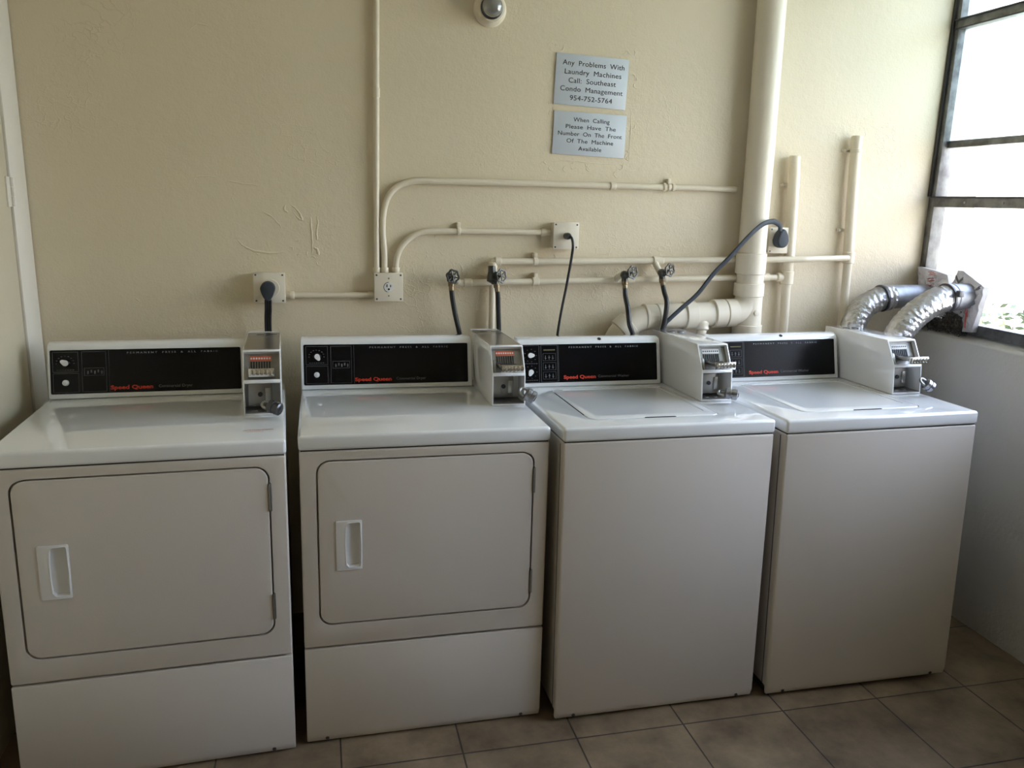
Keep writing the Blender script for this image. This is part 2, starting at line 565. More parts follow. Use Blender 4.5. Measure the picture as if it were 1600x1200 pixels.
# casing and door in the left wall beside the corner
bm = B(); box(bm, XL, XL+0.014, -0.135, -0.004, 0.0, 2.3, 0.004)
struct('trim_1', bm, M['trim'], smooth=True)
bm = B(); box(bm, XL, XL+0.008, -0.98, -0.142, 0.0, 2.1, 0.002)
dr = struct('door_1', bm, M['door'], smooth=True)
bm = B()
for k in range(3):
    tube(bm, [(XL+0.017, -0.139, 1.47+0.028*k), (XL+0.017, -0.139, 1.496+0.028*k)], 0.007, 10)
box(bm, XL+0.008, XL+0.013, -0.168, -0.139, 1.468, 1.555, 0.001)
obj('hinge', bm, M['trim'], dr)

# old scraped ridges of paint on the back wall
def ridge(bm, pts, r=0.0022):
    P = smooth_path([(x, -0.0003, z) for x, z in pts], 5)
    n = len(P)
    for p in P:
        p.x += random.uniform(-1, 1)*0.0012; p.z += random.uniform(-1, 1)*0.0012
    tube(bm, P, [r*(0.35+0.65*math.sin(PI*(i+0.5)/n))*random.uniform(.75, 1.2) for i in range(n)], 7, True, refv=(0, 1, 0), sx=0.7, sy=1.2)
bm = B()
ridge(bm, [(-0.398, 1.563), (-0.385, 1.574), (-0.33, 1.576)])
ridge(bm, [(-0.30, 1.565), (-0.25, 1.556), (-0.20, 1.552)])
ridge(bm, [(-0.013, 1.455), (-0.012, 1.43), (-0.016, 1.40), (-0.015, 1.375)], 0.003)
ridge(bm, [(-0.036, 1.455), (-0.033, 1.42), (-0.031, 1.38), (-0.033, 1.335)], 0.003)
ridge(bm, [(-0.028, 1.352), (-0.017, 1.345), (-0.012, 1.330), (-0.025, 1.325)], 0.004)
ridge(bm, [(-0.272, 1.372), (-0.245, 1.348), (-0.20, 1.334), (-0.15, 1.332), (-0.125, 1.336)], 0.0035)
ridge(bm, [(-0.115, 1.492), (-0.12, 1.475), (-0.108, 1.468)], 0.0035)
ridge(bm, [(-0.095, 1.49), (-0.075, 1.472), (-0.062, 1.445), (-0.075, 1.448), (-0.092, 1.47)], 0.003)
ridge(bm, [(-0.185, 1.465), (-0.165, 1.455), (-0.15, 1.44)])
ridge(bm, [(-0.16, 1.45), (-0.14, 1.43), (-0.13, 1.415)])
ridge(bm, [(-0.60, 1.18), (-0.59, 1.17)])
ridge(bm, [(-0.38, 2.02), (-0.36, 2.035), (-0.33, 2.03)])
# dried adhesive outlines round the two notices
for cx, cz in ((0.80, 2.045), (0.79, 1.66), (1.05, 1.655), (1.075, 2.04), (1.085, 1.78), (0.785, 1.76), (0.93, 1.665), (0.86, 1.655), (1.09, 1.70), (0.79, 1.845), (1.085, 1.95)):
    for k in range(3):
        a = random.uniform(0, 6.28); l = random.uniform(0.008, 0.02)
        x, z = cx+random.uniform(-.012, .012), cz+random.uniform(-.012, .012)
        ridge(bm, [(x, z), (x+l*math.cos(a), z+l*math.sin(a)), (x+1.6*l*math.cos(a+.7), z+1.6*l*math.sin(a+.7))], 0.0018)
ridge(bm, [(0.80, 1.664), (0.86, 1.668), (0.95, 1.664), (1.04, 1.662)], 0.0016)
ridge(bm, [(1.088, 1.68), (1.09, 1.78), (1.086, 1.85)], 0.0016)
for k in range(26):
    x, z = random.choice([(-0.1, 1.36), (0.42, 1.36), (0.5, 1.30), (-0.2, 1.53), (0.35, 1.45), (0.75, 1.29), (0.9, 1.22), (0.05, 1.6)])
    x += random.uniform(-.12, .12); z += random.uniform(-.06, .06)
    a = random.uniform(0, 6.28); l = random.uniform(0.004, 0.012)
    ridge(bm, [(x, z), (x+l*math.cos(a), z+l*math.sin(a)), (x+1.8*l*math.cos(a+.5), z+1.8*l*math.sin(a+.5))], 0.0018)
sc = obj('paint_ridges', bm, M['wall'], wb)
sc['kind'] = 'stuff'

# ------------------------------------------------------------------ window
w1 = bpy.data.objects.new('window_1', None); C.objects.link(w1); w1['kind'] = 'structure'
w1.location = (0, 0, 0)
bm = B()
box(bm, XW, XW+0.055, -0.034, -0.001, 1.078, 2.52, 0.002)                 # jamb beside the corner
for yy in (WIN_Y0,):
    box(bm, XW, XW+0.055, yy, yy+0.05, 1.078, 2.52, 0.002)
for z0, z1, d0 in ((1.078, 1.118, 0.0), (1.545, 1.583, -0.006), (2.205, 2.238, -0.006), (2.48, 2.52, 0.0)):
    box(bm, XW+d0, XW+0.055, WIN_Y0, -0.034, z0, z1, 0.002)
obj('window_frame', bm, M['alu'], w1)
bm = B(); box(bm, XW+0.022, XW+0.046, WIN_Y0+0.05, -0.036, 1.771, 1.797, 0.002)
obj('sash_rail', bm, M['alu'], w1, label='grey rail between the upper and middle panes')
bm = B()
box(bm, XW-0.009, XW, -0.013, -0.001, 1.585, 2.52)
for z0, z1 in ((1.580, 1.5855), (2.2025, 2.2065), (2.234, 2.24)):
    box(bm, XW-0.010, XW-0.004, WIN_Y0, -0.02, z0, z1)
obj('window_seal', bm, M['alu_d'], w1)
bm = B()
for yy in (-0.20, -0.38, -0.62, -0.9, -1.2):
    lathe(bm, [(0, 0.005), (0.003, 0.004), (0.004, 0.0)], (XW-0.006, yy, 1.563), (-1, 0, 0), 10)
obj('rivets', bm, M['galv'], w1)
for nm, z0, z1, m in (('upper_pane', 1.797, 2.207, 'glass_g'), ('middle_pane', 1.583, 1.771, 'glass'), ('lower_pane', 1.116, 1.547, 'glass'), ('top_pane', 2.236, 2.482, 'glass_g')):
    bm = B(); box(bm, XW+0.030, XW+0.034, WIN_Y0+0.04, -0.033, z0, z1)
    obj('pane', bm, M[m], w1, smooth=False)

# ------------------------------------------------------------------ machines
def face_pt(y0, z0, y1, z1):
    """maps (x, z, off) to a point on the sloped front through (y0,z0)-(y1,z1), lifted off to the front"""
    d = Vector((0, y1-y0, z1-z0)).normalized()
    n = Vector((0, -d.z, d.y))
    def f(x, z, off=0.0):
        t = (z-z0)/(z1-z0)
        return Vector((x, y0+(y1-y0)*t, z)) + n*off
    return f

CF = face_pt(0.549, 0.914, 0.580, 1.066)     # console front
MF = face_pt(0.262, 1.012, 0.309, 1.094)     # coin meter sloped front

def fbox(bm, f, x0, x1, z0, z1, o0, o1, w=0.0, mi=0):
    t = bmesh.new()
    vs = [t.verts.new(f(x, z, o)) for x in (x0, x1) for o in (o1, o0) for z in (z0, z1)]
    for q in ((0, 1, 3, 2), (4, 6, 7, 5), (0, 4, 5, 1), (2, 3, 7, 6), (0, 2, 6, 4), (1, 5, 7, 3)):
        t.faces.new([vs[i] for i in q])
    bmesh.ops.recalc_face_normals(t, faces=t.faces[:])
    if w: bev(t, t.edges[:], w, 2)
    merge(bm, t, mi)

def fpoly(bm, f, pts, o0, o1):
    v0 = [bm.verts.new(f(x, z, o0)) for x, z in pts]
    v1 = [bm.verts.new(f(x, z, o1)) for x, z in pts]
    bm.faces.new(v0); bm.faces.new(v1[::-1])
    n = len(pts)
    for i in range(n):
        bm.faces.new([v0[i], v0[(i+1) % n], v1[(i+1) % n], v1[i]])

def fframe(bm, f, x0, x1, z0, z1, t=0.0009, o=0.0006):
    for a in ((x0, x1, z0, z0+t), (x0, x1, z1-t, z1), (x0, x0+t, z0, z1), (x1-t, x1, z0, z1)):
        fbox(bm, f, *a, 0.0, o)

def padlock(loc, axis, kind, label, r=0.016, ln=0.04):
    t = thing('padlock', label, 'padlock', loc, group=None)
    a = Vector(axis).normalized()
    bm = B()
    prof = [(0, r*0.75), (0.003, r), (ln*0.42, r), (ln*0.45, r*0.86), (ln*0.55, r*0.86), (ln*0.58, r), (ln-0.003, r), (ln, r*0.8), (ln+0.0005, r*0.3)]
    lathe(bm, prof, (0, 0, 0), a, 14)
    obj('lock_body', bm, kind, t)
    bm = B()
    lathe(bm, [(ln, r*0.42), (ln+0.003, r*0.42), (ln+0.003, r*0.2)], (0, 0, 0), a, 12)
    obj('keyhole_face', bm, M['lock'], t)
    bm = B()
    # shackle reaching back to the meter case
    u = a.orthogonal().normalized()
    P = [a*0.006+u*r*0.5, a*-0.010+u*r*0.52, a*-0.019+u*r*0.25, a*-0.019-u*r*0.25, a*-0.010-u*r*0.52, a*0.006-u*r*0.5]
    tube(bm, smooth_path(P, 5), 0.0044, 8)
    obj('shackle', bm, M['steel_d'], t)
    return t

def machine(kind, idx, name, label, loc, rot):
    Wd = 0.683 if kind == 'dryer' else 0.651
    cx1 = 0.5655 if kind == 'dryer' else 0.5245
    b0, b1 = (0.571, 0.6765) if kind == 'dryer' else (0.536, 0.644)
    t = thing(name, label, 'dryer' if kind == 'dryer' else 'washing machine', loc, rot)
    D = 0.700
    # --- cabinet
    bm = B()
    if kind == 'dryer':
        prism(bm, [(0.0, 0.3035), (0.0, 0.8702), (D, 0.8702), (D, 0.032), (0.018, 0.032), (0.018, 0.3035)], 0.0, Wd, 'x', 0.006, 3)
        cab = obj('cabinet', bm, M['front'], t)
        c = B(); prism(c, rrect(0.0415, 0.6415, 0.368, 0.8445, 0.036), -0.05, 0.018, 'y')
        cut(cab, c)
        bm = B()
        prism(bm, [(0.0, 0.2985), (0.016, 0.2985), (0.016, 0.010), (0.009, 0.006), (0.0, 0.030)], 0.0, Wd, 'x', 0.003, 2)
        lp = obj('lower_panel', bm, M['front'], t)
        for x in (0.056, 0.625):
            bm = B(); lathe(bm, [(0, 0.0055), (0.002, 0.0055), (0.003, 0.002)], (x, 0.0045, 0.017), (0, -1, -0.3), 10)
            obj('screw', bm, M['lock'], lp)
        # door
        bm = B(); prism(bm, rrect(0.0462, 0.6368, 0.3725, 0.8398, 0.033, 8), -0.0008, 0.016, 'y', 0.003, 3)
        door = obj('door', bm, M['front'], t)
        pull = [(0.117, 0.545), (0.1155, 0.57), (0.1150, 0.60), (0.1155, 0.635), (0.1175, 0.660), (0.123, 0.666), (0.153, 0.668), (0.156, 0.662), (0.1575, 0.60), (0.156, 0.541), (0.152, 0.537), (0.124, 0.537)]
        c = B(); prism(c, rrect(0.0895, 0.1605, 0.529, 0.673, 0.004, 3), -0.02, 0.013, 'y')
        cut(door, c)
        bm = B(); prism(bm, rrect(0.0900, 0.1600, 0.5295, 0.6725, 0.004, 3), -0.0035, 0.0128, 'y', 0.0012, 2)
        hd = obj('handle', bm, M['cream_pl'], door)
        c = B()
        # pocket slopes deeper to the right
        v0 = [c.verts.new((x, -0.01, z)) for x, z in pull]
        v1 = [c.verts.new((0.117+(x-0.117)*0.94+0.001, 0.0035+0.0075*min(1, max(0, (x-0.115)/0.03)), 0.6025+(z-0.6025)*0.95)) for x, z in pull]
        c.faces.new(v0)
        n = len(pull)
        ctr = c.verts.new((0.14, 0.0112, 0.6025))
        for i in range(n):
            c.faces.new([v0[i], v0[(i+1) % n], v1[(i+1) % n], v1[i]])
            c.faces.new([v1[i], v1[(i+1) % n], ctr])
        cut(hd, c)
        bm = B(); tube(bm, [(x, -0.0032, z) for x, z in pull]+[(pull[0][0], -0.0032, pull[0][1])], 0.0016, 6, False)
        obj('pull_rim', bm, M['cream_pl'], hd)
        for z0, z1 in ((0.722, 0.798), (0.415, 0.488)):
            bm = B(); box(bm, 0.6385, 0.6445, -0.003, 0.010, z0, z1, 0.001)
            tube(bm, [(0.6395, -0.002, z0+.002), (0.6395, -0.002, z1-.002)], 0.0026, 8)
            obj('hinge', bm, M['steel_d'], door)
    else:
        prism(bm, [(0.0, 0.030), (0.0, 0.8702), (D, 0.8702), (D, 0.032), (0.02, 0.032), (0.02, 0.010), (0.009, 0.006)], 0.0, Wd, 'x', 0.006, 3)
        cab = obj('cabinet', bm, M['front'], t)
        for x in (0.058, 0.597):
            bm = B(); lathe(bm, [(0, 0.0055), (0.002, 0.0055), (0.003, 0.002)], (x, 0.0045, 0.017), (0, -1, -0.3), 10)
            obj('screw', bm, M['lock'], cab)
        bm = B(); box(bm, -0.0012, 0.0, 0.030, 0.034, 0.035, 0.862)
        obj('side_seam', bm, M['legend'], cab)
    # dark strip added to paint the shade in the seam under the top
    bm = B(); box(bm, 0.004, Wd-0.004, 0.004, D-0.01, 0.866, 0.876)
    obj('seam_shade', bm, M['dark'], t)
    # --- feet
    for x in (0.04, Wd-0.04):
        for y in (0.06, D-0.07):
            bm = B()
            lathe(bm, [(0.0, 0.016), (0.010, 0.016), (0.012, 0.006), (0.036, 0.006)], (x, y, (0.0 if y < .1 else 0.004)+y*math.sin(-rot[0])-x*math.sin(-rot[1])*0), (0, 0, 1), 12)
            obj('foot', bm, M['lock'], t)
    # --- top
    bm = B()
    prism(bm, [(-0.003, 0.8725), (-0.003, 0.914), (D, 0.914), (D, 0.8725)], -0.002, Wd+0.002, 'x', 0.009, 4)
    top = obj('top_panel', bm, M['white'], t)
    if kind == 'washer':
        c = B(); prism(c, rrect(0.100, 0.519, 0.078, 0.512, 0.034, 6), 0.9095, 0.93, 'z')
        cut(top, c)
        bm = B()
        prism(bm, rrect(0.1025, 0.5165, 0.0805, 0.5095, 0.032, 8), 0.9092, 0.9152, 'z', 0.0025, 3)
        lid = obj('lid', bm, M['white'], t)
        c = B(); prism(c, rrect(0.135, 0.487, 0.125, 0.49, 0.02, 5), 0.9142, 0.92, 'z')
        cut(lid, c)
        bm = B(); prism(bm, [(0.27, 0.0785), (0.37, 0.0785), (0.365, 0.083), (0.275, 0.083)], 0.9100, 0.9156, 'z')
        lx = B() if idx == 2 else None
        if lx: prism(lx, [(0.1015, 0.455), (0.1055, 0.455), (0.1065, 0.36), (0.1035, 0.14), (0.1015, 0.14)], 0.9100, 0.9148, 'z')
        if lx: obj('side_gap', lx, M['dark'], lid, label='dark gap along the left side of the lid')
        obj('finger_slot', bm, M['dark'], lid, label='dark finger slot at the front of the lid')
    # --- console
    bm = B()
    prof = [(0.549, 0.9145), (0.5775, 1.054), (0.5805, 1.064), (0.588, 1.0735), (0.600, 1.0785), (0.615, 1.0795), (0.640, 1.080), (0.640, 0.9145)]
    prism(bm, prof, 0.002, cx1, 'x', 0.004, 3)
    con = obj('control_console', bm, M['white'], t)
    px1 = cx1-0.016
    bm = B(); fpoly(bm, CF, rrect(0.010, px1+0.002, 0.929, 1.0585, 0.004, 3), -0.002, 0.0012)
    pan = obj('control_panel', bm, M['black'], con)
    # lines and legends printed on the panel
    bm = B()
    def L(x, z, o=0.0): return CF(x, z, 0.0012+o)
    if kind == 'dryer':
        fframe(bm, L, 0.017, 0.087, 0.994, 1.053); fframe(bm, L, 0.017, 0.087, 0.934, 0.990)
        fframe(bm, L, 0.096, 0.163, 0.934, 1.053); fbox(bm, L, 0.1705, 0.1713, 0.932, 1.056, 0, 0.0006)
        fframe(bm, L, 0.102, 0.157, 0.982, 1.005)
        for k in range(5):
            a = 0.110+k*0.0095
            fbox(bm, L, a, a+0.0045, 0.9865+(k % 2)*0.004, 0.996+(k % 2)*0.003, 0, 0.0005)
        for k in range(7):
            a = 0.028+k*0.0070
            fbox(bm, L, a, a+0.0045, 0.999, 1.0008, 0, 0.0005)
        for k in range(9):
            a = PI*k/8
            x, z = 0.051+0.024*math.cos(a), 1.019+0.022*math.sin(a)
            fbox(bm, L, x-.0018, x+.0018, z-.0009, z+.0009, 0, 0.0005)
    else:
        fframe(bm, L, 0.008, 0.077, 0.931, 1.056); fbox(bm, L, 0.1455, 0.1463, 0.932, 1.056, 0, 0.0006)
        fframe(bm, L, 0.083, 0.1425, 0.931, 1.056)
        for j, zz in enumerate((1.003, 0.972, 0.941)):
            fframe(bm, L, 0.090, 0.136, zz, zz+0.025, 0.0007)
            for k in range(3):
                a = 0.096+k*0.013
                fbox(bm, L, a, a+0.007, zz+0.008+(k % 2)*.003, zz+0.0098+(k % 2)*.003, 0, 0.0005)
                fbox(bm, L, a+.002, a+0.004, zz+0.004, zz+0.018, 0, 0.0005)
        for zc in (1.022, 0.966):
            for k in range(9):
                a = 2*PI*k/9
                x, z = 0.046+0.021*math.cos(a), zc+0.021*math.sin(a)
                fbox(bm, L, x-.0016, x+.0016, z-.0008, z+.0008, 0, 0.0005)
            for k in range(6):
                a = 0.022+k*0.0085
                fbox(bm, L, a, a+0.006, zc-0.0285, zc-0.0268, 0, 0.0005)
    obj('printed_legends', bm, M['legend'], pan)
    if kind == 'washer':
        bm = B(); add_text(bm, text_geo('INSTRUCTIONS', 0.04, 0.0036), lambda u, v, d: L(0.113+u, 1.040+v, d))
        bm.free()
        bm = B()
        for k in range(8):
            fbox(bm, L, 0.093+k*0.0052, 0.093+k*0.0052+0.0038, 1.038, 1.0415, 0, 0.0005)
        obj('faded_legend', bm, M['yel'], pan)
    br = (0.173, 0.293, 0.309, 0.407, 0.945, 0.222, 0.484) if kind == 'dryer' else (0.163, 0.280, 0.289, 0.404, 0.9465, 0.184, 0.440)
    bm = B()
    add_text(bm, text_geo('Speed Queen', br[1]-br[0], 0.0115, bold=0.028), lambda u, v, d: L((br[0]+br[1])/2+u, br[4]+v, d))
    obj('brand_lettering', bm, M['red'], pan, smooth=False, label='red lettering')
    bm = B()
    add_text(bm, text_geo('Commercial Dryer' if kind == 'dryer' else 'Commercial Washer', br[3]-br[2], 0.0085), lambda u, v, d: L((br[2]+br[3])/2+u, br[4]+0.0005+v, d))
    obj('type_lettering', bm, M['type'], pan, smooth=False, label='small grey lettering')
    bm = B()
    add_text(bm, text_geo('PERMANENT PRESS & ALL FABRIC', br[6]-br[5], 0.0052, space_char=1.6, space_word=2.6), lambda u, v, d: L((br[5]+br[6])/2+u, 1.0475+v, d))
    obj('program_lettering', bm, M['dots'], pan, smooth=False, label='small pale lettering')
    # knobs
    def knob(x, z, ang):
        bm = B()
        o = L(x, z); n = (CF(x, z, 1)-CF(x, z, 0))
        lathe(bm, [(0, 0.0125), (0.006, 0.012), (0.008, 0.010)], o, n, 20)
        k = obj('knob', bm, M['black'], pan)
        bm = B()
        pts = []
        for i in range(20):
            a = 2*PI*i/20
            rr = 0.0085*(1+0.75*max(0, math.cos(a))**6)
            pts.append((x+rr*math.cos(a+ang), z+rr*math.sin(a+ang)))
        fpoly(bm, L, pts, 0.007, 0.0115)
        obj('pointer', bm, M['cream_pl'], k, label='white teardrop pointer')
    if kind == 'dryer':
        knob(0.053, 1.020, R(150) if idx == 0 else R(-60))
        bm = B(); o = L(0.051, 0.962); n = CF(0, 1, 1)-CF(0, 1, 0)
        lathe(bm, [(0, 0.009), (0.004, 0.009), (0.0045, 0.0055), (0.012, 0.0055), (0.013, 0.004)], o, n, 16)
        obj('start_button', bm, M['cream_pl'], pan, label='white push button')
    else:
        knob(0.044, 1.022, R(0)); knob(0.045, 0.966, R(-115))
        if idx == 2:
            pass
        bm = B(); lathe(bm, [(0, 0.0066), (0.0012, 0.0066), (0.0013, 0.0)], (0.299, 0.589, 1.0735), (0, -0.55, 0.8), 12)
        obj('plug_button', bm, M['rubber'], con, label='round black plug in the console top')
    # --- coin meter case
    bm = B()
    prof = [(0.675, 0.9145), (0.675, 1.094), (0.309, 1.094), (0.262, 1.012), (0.255, 0.9145)]
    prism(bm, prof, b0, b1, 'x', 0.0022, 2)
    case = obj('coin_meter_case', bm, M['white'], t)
    c1 = B(); fbox(c1, MF, b0+0.004, b1-0.004, 1.0165, 1.0895, -0.020, 0.03)
    c2 = B(); box(c2, b0+0.004, b1-0.004, 0.22, 0.335, 0.920, 1.0065)
    if kind == 'dryer':
        c3 = B(); box(c3, b0+0.004, b1-0.004, 0.318, 0.658, 1.0915, 1.12)
        cut(case, c1, c2, c3)
        bm = B(); box(bm, b0+0.0045, b1-0.0045, 0.3185, 0.56, 1.0905, 1.0925); box(bm, b0+0.0045, b1-0.0045, 0.572, 0.6575, 1.0905, 1.0922)
        tp = obj('top_plate', bm, M['steel'], case, label='shiny steel top plate')
    else:
        cut(case, c1, c2)
        tp = case
    bm = B()
    for xx in (b0+0.030, b0+0.068):
        prism(bm, rrect(xx, xx+0.026, 0.60, 0.618, 0.008, 4), 1.0915, 1.0946 if kind == 'washer' else 1.0928, 'z')
    obj('top_slots', bm, M['lock'], tp)
    # sloped meter plate with coin slots
    bm = B(); fbox(bm, MF, b0+0.0042, b1-0.0042, 1.0168, 1.0893, -0.0199, -0.0175)
    mpl = obj('meter_plate', bm, M['steel_d'], case, label='dull steel coin meter plate')
    xm = (b0+b1)/2-0.004
    bm = B(); fbox(bm, MF, xm-0.029, xm+0.031, 1.070, 1.083, -0.0176, -0.0160, 0.0004)
    lab = obj('coin_label', bm, M['redlab'] if kind == 'dryer' else M['cream_pl'], mpl, label='orange label strip over the coin slots' if kind == 'dryer' else 'white label strip over the coin slots')
    bm = B()
    for k in range(8):
        x = xm-0.026+k*0.0072
        fpoly(bm, MF, circ(x+0.0012, 1.0765, 0.0026, 10), -0.0162, -0.0155)
    obj('label_dots', bm, M['cream_pl'] if kind == 'dryer' else M['legend'], lab)
    bm = B()
    for k in range(8):
        x = xm-0.027+k*0.0072
        fbox(bm, MF, x, x+0.0036, 1.042, 1.068, -0.0178, -0.0150)
    obj('coin_slots', bm, M['ink'], mpl)
    # clear/metal slide
    out = 0.012 if idx == 0 else 0.060
    bm = B()
    z0 = 1.035
    y0 = 0.30
    yf = 0.268-out
    box(bm, xm-0.030, xm+0.036, yf+0.006, y0, z0, z0+0.0035, 0.0008)
    box(bm, xm-0.030, xm-0.026, yf+0.006, y0, z0, z0+0.010, 0.0008)
    sl = obj('coin_slide', bm, M['steel'], case)
    bm = B()
    box(bm, xm-0.032, xm+0.038, yf, yf+0.006, z0-0.009, z0+0.015, 0.0015)
    for k in range(6):
        x = xm-0.026+k*0.0112
        box(bm, x, x+0.006, yf-0.004, yf+0.002, z0-0.004, z0+0.012, 0.0012)
    obj('slide_grip', bm, M['chrome'], sl)
    # dark chute left of slide
    bm = B(); prism(bm, [(0.262, 1.017), (0.290, 1.050), (0.300, 1.050), (0.300, 1.017)], b0+0.006, xm-0.033, 'x', 0.001)
    obj('slide_guide', bm, M['steel_d'], case)
    # lower vault
    bm = B(); box(bm, b0+0.012, b1-0.028, 0.300, 0.333, 0.932, 0.998, 0.002)
    va = obj('coin_vault', bm, M['steel_d'], case, label='steel coin vault door')
    bm = B(); lathe(bm, [(0, 0.007), (0.004, 0.0065), (0.0042, 0.0)], (b0+0.045, 0.300, 0.966), (0, -1, 0), 16)
    obj('vault_lock', bm, M['ink'], va)
    bm = B(); box(bm, b1-0.046, b1-0.032, 0.296, 0.301, 0.945, 0.985, 0.001)
    obj('vault_hasp', bm, M['steel'], va)
    bm = B(); box(bm, b0+0.005, b1-0.005, 0.259, 0.334, 0.9205, 0.9225)
    for k in range(2):
        box(bm, b0+0.025+k*0.03, b0+0.037+k*0.03, 0.275, 0.283, 0.9222, 0.9245, 0.001)
    obj('vault_tray', bm, M['steel_d'], case)
    bm = B(); lathe(bm, [(0, 0.0022), (0.001, 0.0016)], ((b0+b1)/2, 0.2575, 0.917), (0, -1, 0), 8)
    obj('case_screw', bm, M['lock'], case)
    if idx == 0:
        bm = B()
        x = 0.575
        for k in range(15):
            l = 0.0042
            P = [(x, 0.098+random.uniform(-.002, .002), 0.9143), (x+l*.5, 0.103+random.uniform(-.003, .004), 0.9143), (x+l, 0.097, 0.9143)]
            tube(bm, P, 0.0005, 4)
            x += 0.0052
        for k in range(9):
            tube(bm, [(0.585+k*.005, 0.083, 0.9143), (0.588+k*.005, 0.088, 0.9143)], 0.0005, 4)
        obj('faded_red_marking', bm, M['redlab'], top, label='faded small red marking on the dryer top')
    return t

rot = lambda tp, tr, ma: (R(-tp), R(tr), R(ma))
m0 = machine('dryer', 0, 'dryer', 'leftmost white coin dryer, its left edge cut off by the photo edge', (-0.7885, -0.8228, 0), rot(0.6632, 0.1156, 2.3676))
m1 = machine('dryer', 1, 'dryer', 'white coin dryer standing second from the left, its whole door in view', (-0.0753, -0.7789, 0), rot(0.8001, 0.1981, 0.5519))
m2 = machine('washer', 2, 'washing_machine', 'white top-loading coin washer right beside the second dryer, below the flexible drain elbow', (0.6458, -0.8118, 0), rot(1.4367, -0.174, 0.0273))
m2['label'] = 'white top-loading coin washer standing between the second dryer and the rightmost washer'
m3 = machine('washer', 3, 'washing_machine', 'white top-loading coin washer at the far right, nearest the window wall', (1.3452, -0.8175, 0), rot(1.2666, -1.0285, -1.5111))
bpy.context.view_layer.update()
def wp(m, p):
    mm = Matrix.LocRotScale(m.location, m.rotation_euler, None)
    return mm @ Vector(p)
padlock(wp(m0, (0.640, 0.222, 0.950)), (0.80, -0.45, -0.2), M['lock'], 'large dark barrel padlock on the coin meter of the leftmost dryer', 0.0185, 0.038)
padlock(wp(m1, (0.668, 0.225, 0.960)), (0.80, -0.25, -0.5), M['pad'], 'chunky grey padlock on the coin meter of the second dryer', 0.022, 0.032)
padlock(wp(m2, (0.600, 0.222, 0.948)), (0.9, -0.40, -0.1), M['pad'], 'flat steel padlock on the coin meter of the middle washer', 0.018, 0.040)
padlock(wp(m3, (0.632, 0.222, 0.958)), (0.8, -0.25, -0.55), M['pad'], 'grey padlock hanging off the coin meter of the rightmost washer', 0.019, 0.030)

# ------------------------------------------------------------------ wall plumbing and conduits
def pipe(name, label, cat, path, r, m='pipe', rings=(), clips=(), group=None, seg=14, y_wall=0.0):
    t = thing(name, label, cat, tuple(path[0]), group=group)
    o = Vector(path[0])
    bm = B(); tube(bm, [Vector(p)-o for p in path], r, seg)
    obj('pipe_run', bm, M[m], t)
    for (p, d, rr, ln) in rings:
        bm = B()
        d = Vector(d).normalized(); p = Vector(p)-o
        lathe(bm, [(-ln/2, rr*0.9), (-ln/2+0.002, rr), (ln/2-0.002, rr), (ln/2, rr*0.9)], p, d, 16)
        obj('coupling', bm, M[m], t)
    for p, hz in clips:
        bm = B(); p = Vector(p)-o
        q = -p.y-o.y
        if hz:
            box(bm, p.x-0.006, p.x+0.006, p.y-r*0.4 if not isinstance(r, (list, tuple)) else p.y, q, p.z+0.004, p.z+0.030, 0.002)
            lathe(bm, [(-0.006, 0.0135), (-0.004, 0.015), (0.004, 0.015), (0.006, 0.0135)], p, (1, 0, 0), 14)
            lathe(bm, [(0, 0.005), (0.004, 0.004), (0.005, 0)], (p.x, q-0.006, p.z+0.022), (0, -1, 0), 8)
        else:
            box(bm, p.x-0.042, p.x, q-0.010, q, p.z-0.006, p.z+0.006, 0.002)
            box(bm, p.x, p.x+0.042, q-0.006, q, p.z-0.006, p.z+0.006, 0.002)
            lathe(bm, [(0, 0.006), (0.006, 0.005), (0.008, 0)], (p.x-0.034, q-0.008, p.z), (0, -1, 0), 8)
        obj('pipe_clip', bm, M[m], t)
    return t

Y = -0.014
pipe('electrical_conduit', 'thin cream conduit rising straight up from the open socket box to the ceiling', 'conduit',
     [(0.182, Y, 1.27), (0.184, Y, 1.54), (0.190, Y, 2.14), (0.194, Y, 2.62)], 0.0098,
     rings=[((0.182, Y, 1.279), (0, 0, 1), 0.0135, 0.018), ((0.1875, Y, 1.86), (0, 0, 1), 0.0115, 0.03)])
pipe('electrical_conduit', 'upper curved cream conduit bending right from the socket box towards the tall drain pipe', 'conduit',
     smooth_path([(0.209, Y, 1.27), (0.2085, Y, 1.34), (0.204, Y, 1.42), (0.208, Y, 1.475), (0.222, Y, 1.522), (0.245, Y, 1.553), (0.28, Y, 1.573), (0.33, Y, 1.582), (0.42, Y, 1.5835), (0.6, Y, 1.585), (0.94, Y, 1.586), (1.25, Y, 1.588), (1.515, Y, 1.588)], 5), 0.0105,
     rings=[((0.209, Y, 1.279), (0, 0, 1), 0.014, 0.018), ((1.027, Y, 1.5865), (1, 0, 0), 0.0145, 0.02), ((1.228, Y, 1.588), (1, 0, 0), 0.0145, 0.012), ((1.262, Y, 1.588), (1, 0, 0), 0.0145, 0.012)],
     clips=[((1.245, Y, 1.588), True)])
pipe('electrical_conduit', 'lower curved cream conduit between the socket box and the box with the black plug', 'conduit',
     smooth_path([(0.248, Y, 1.27), (0.250, Y, 1.31), (0.262, Y, 1.348), (0.288, Y, 1.382), (0.325, Y, 1.405), (0.37, Y, 1.4135), (0.45, Y, 1.415), (0.6, Y, 1.4165), (0.80, Y, 1.417)], 5), 0.0100,
     rings=[((0.248, Y, 1.279), (0, 0, 1), 0.0135, 0.018), ((0.775, Y, 1.417), (1, 0, 0), 0.0130, 0.02)], clips=[((0.467, Y, 1.4155), True)])
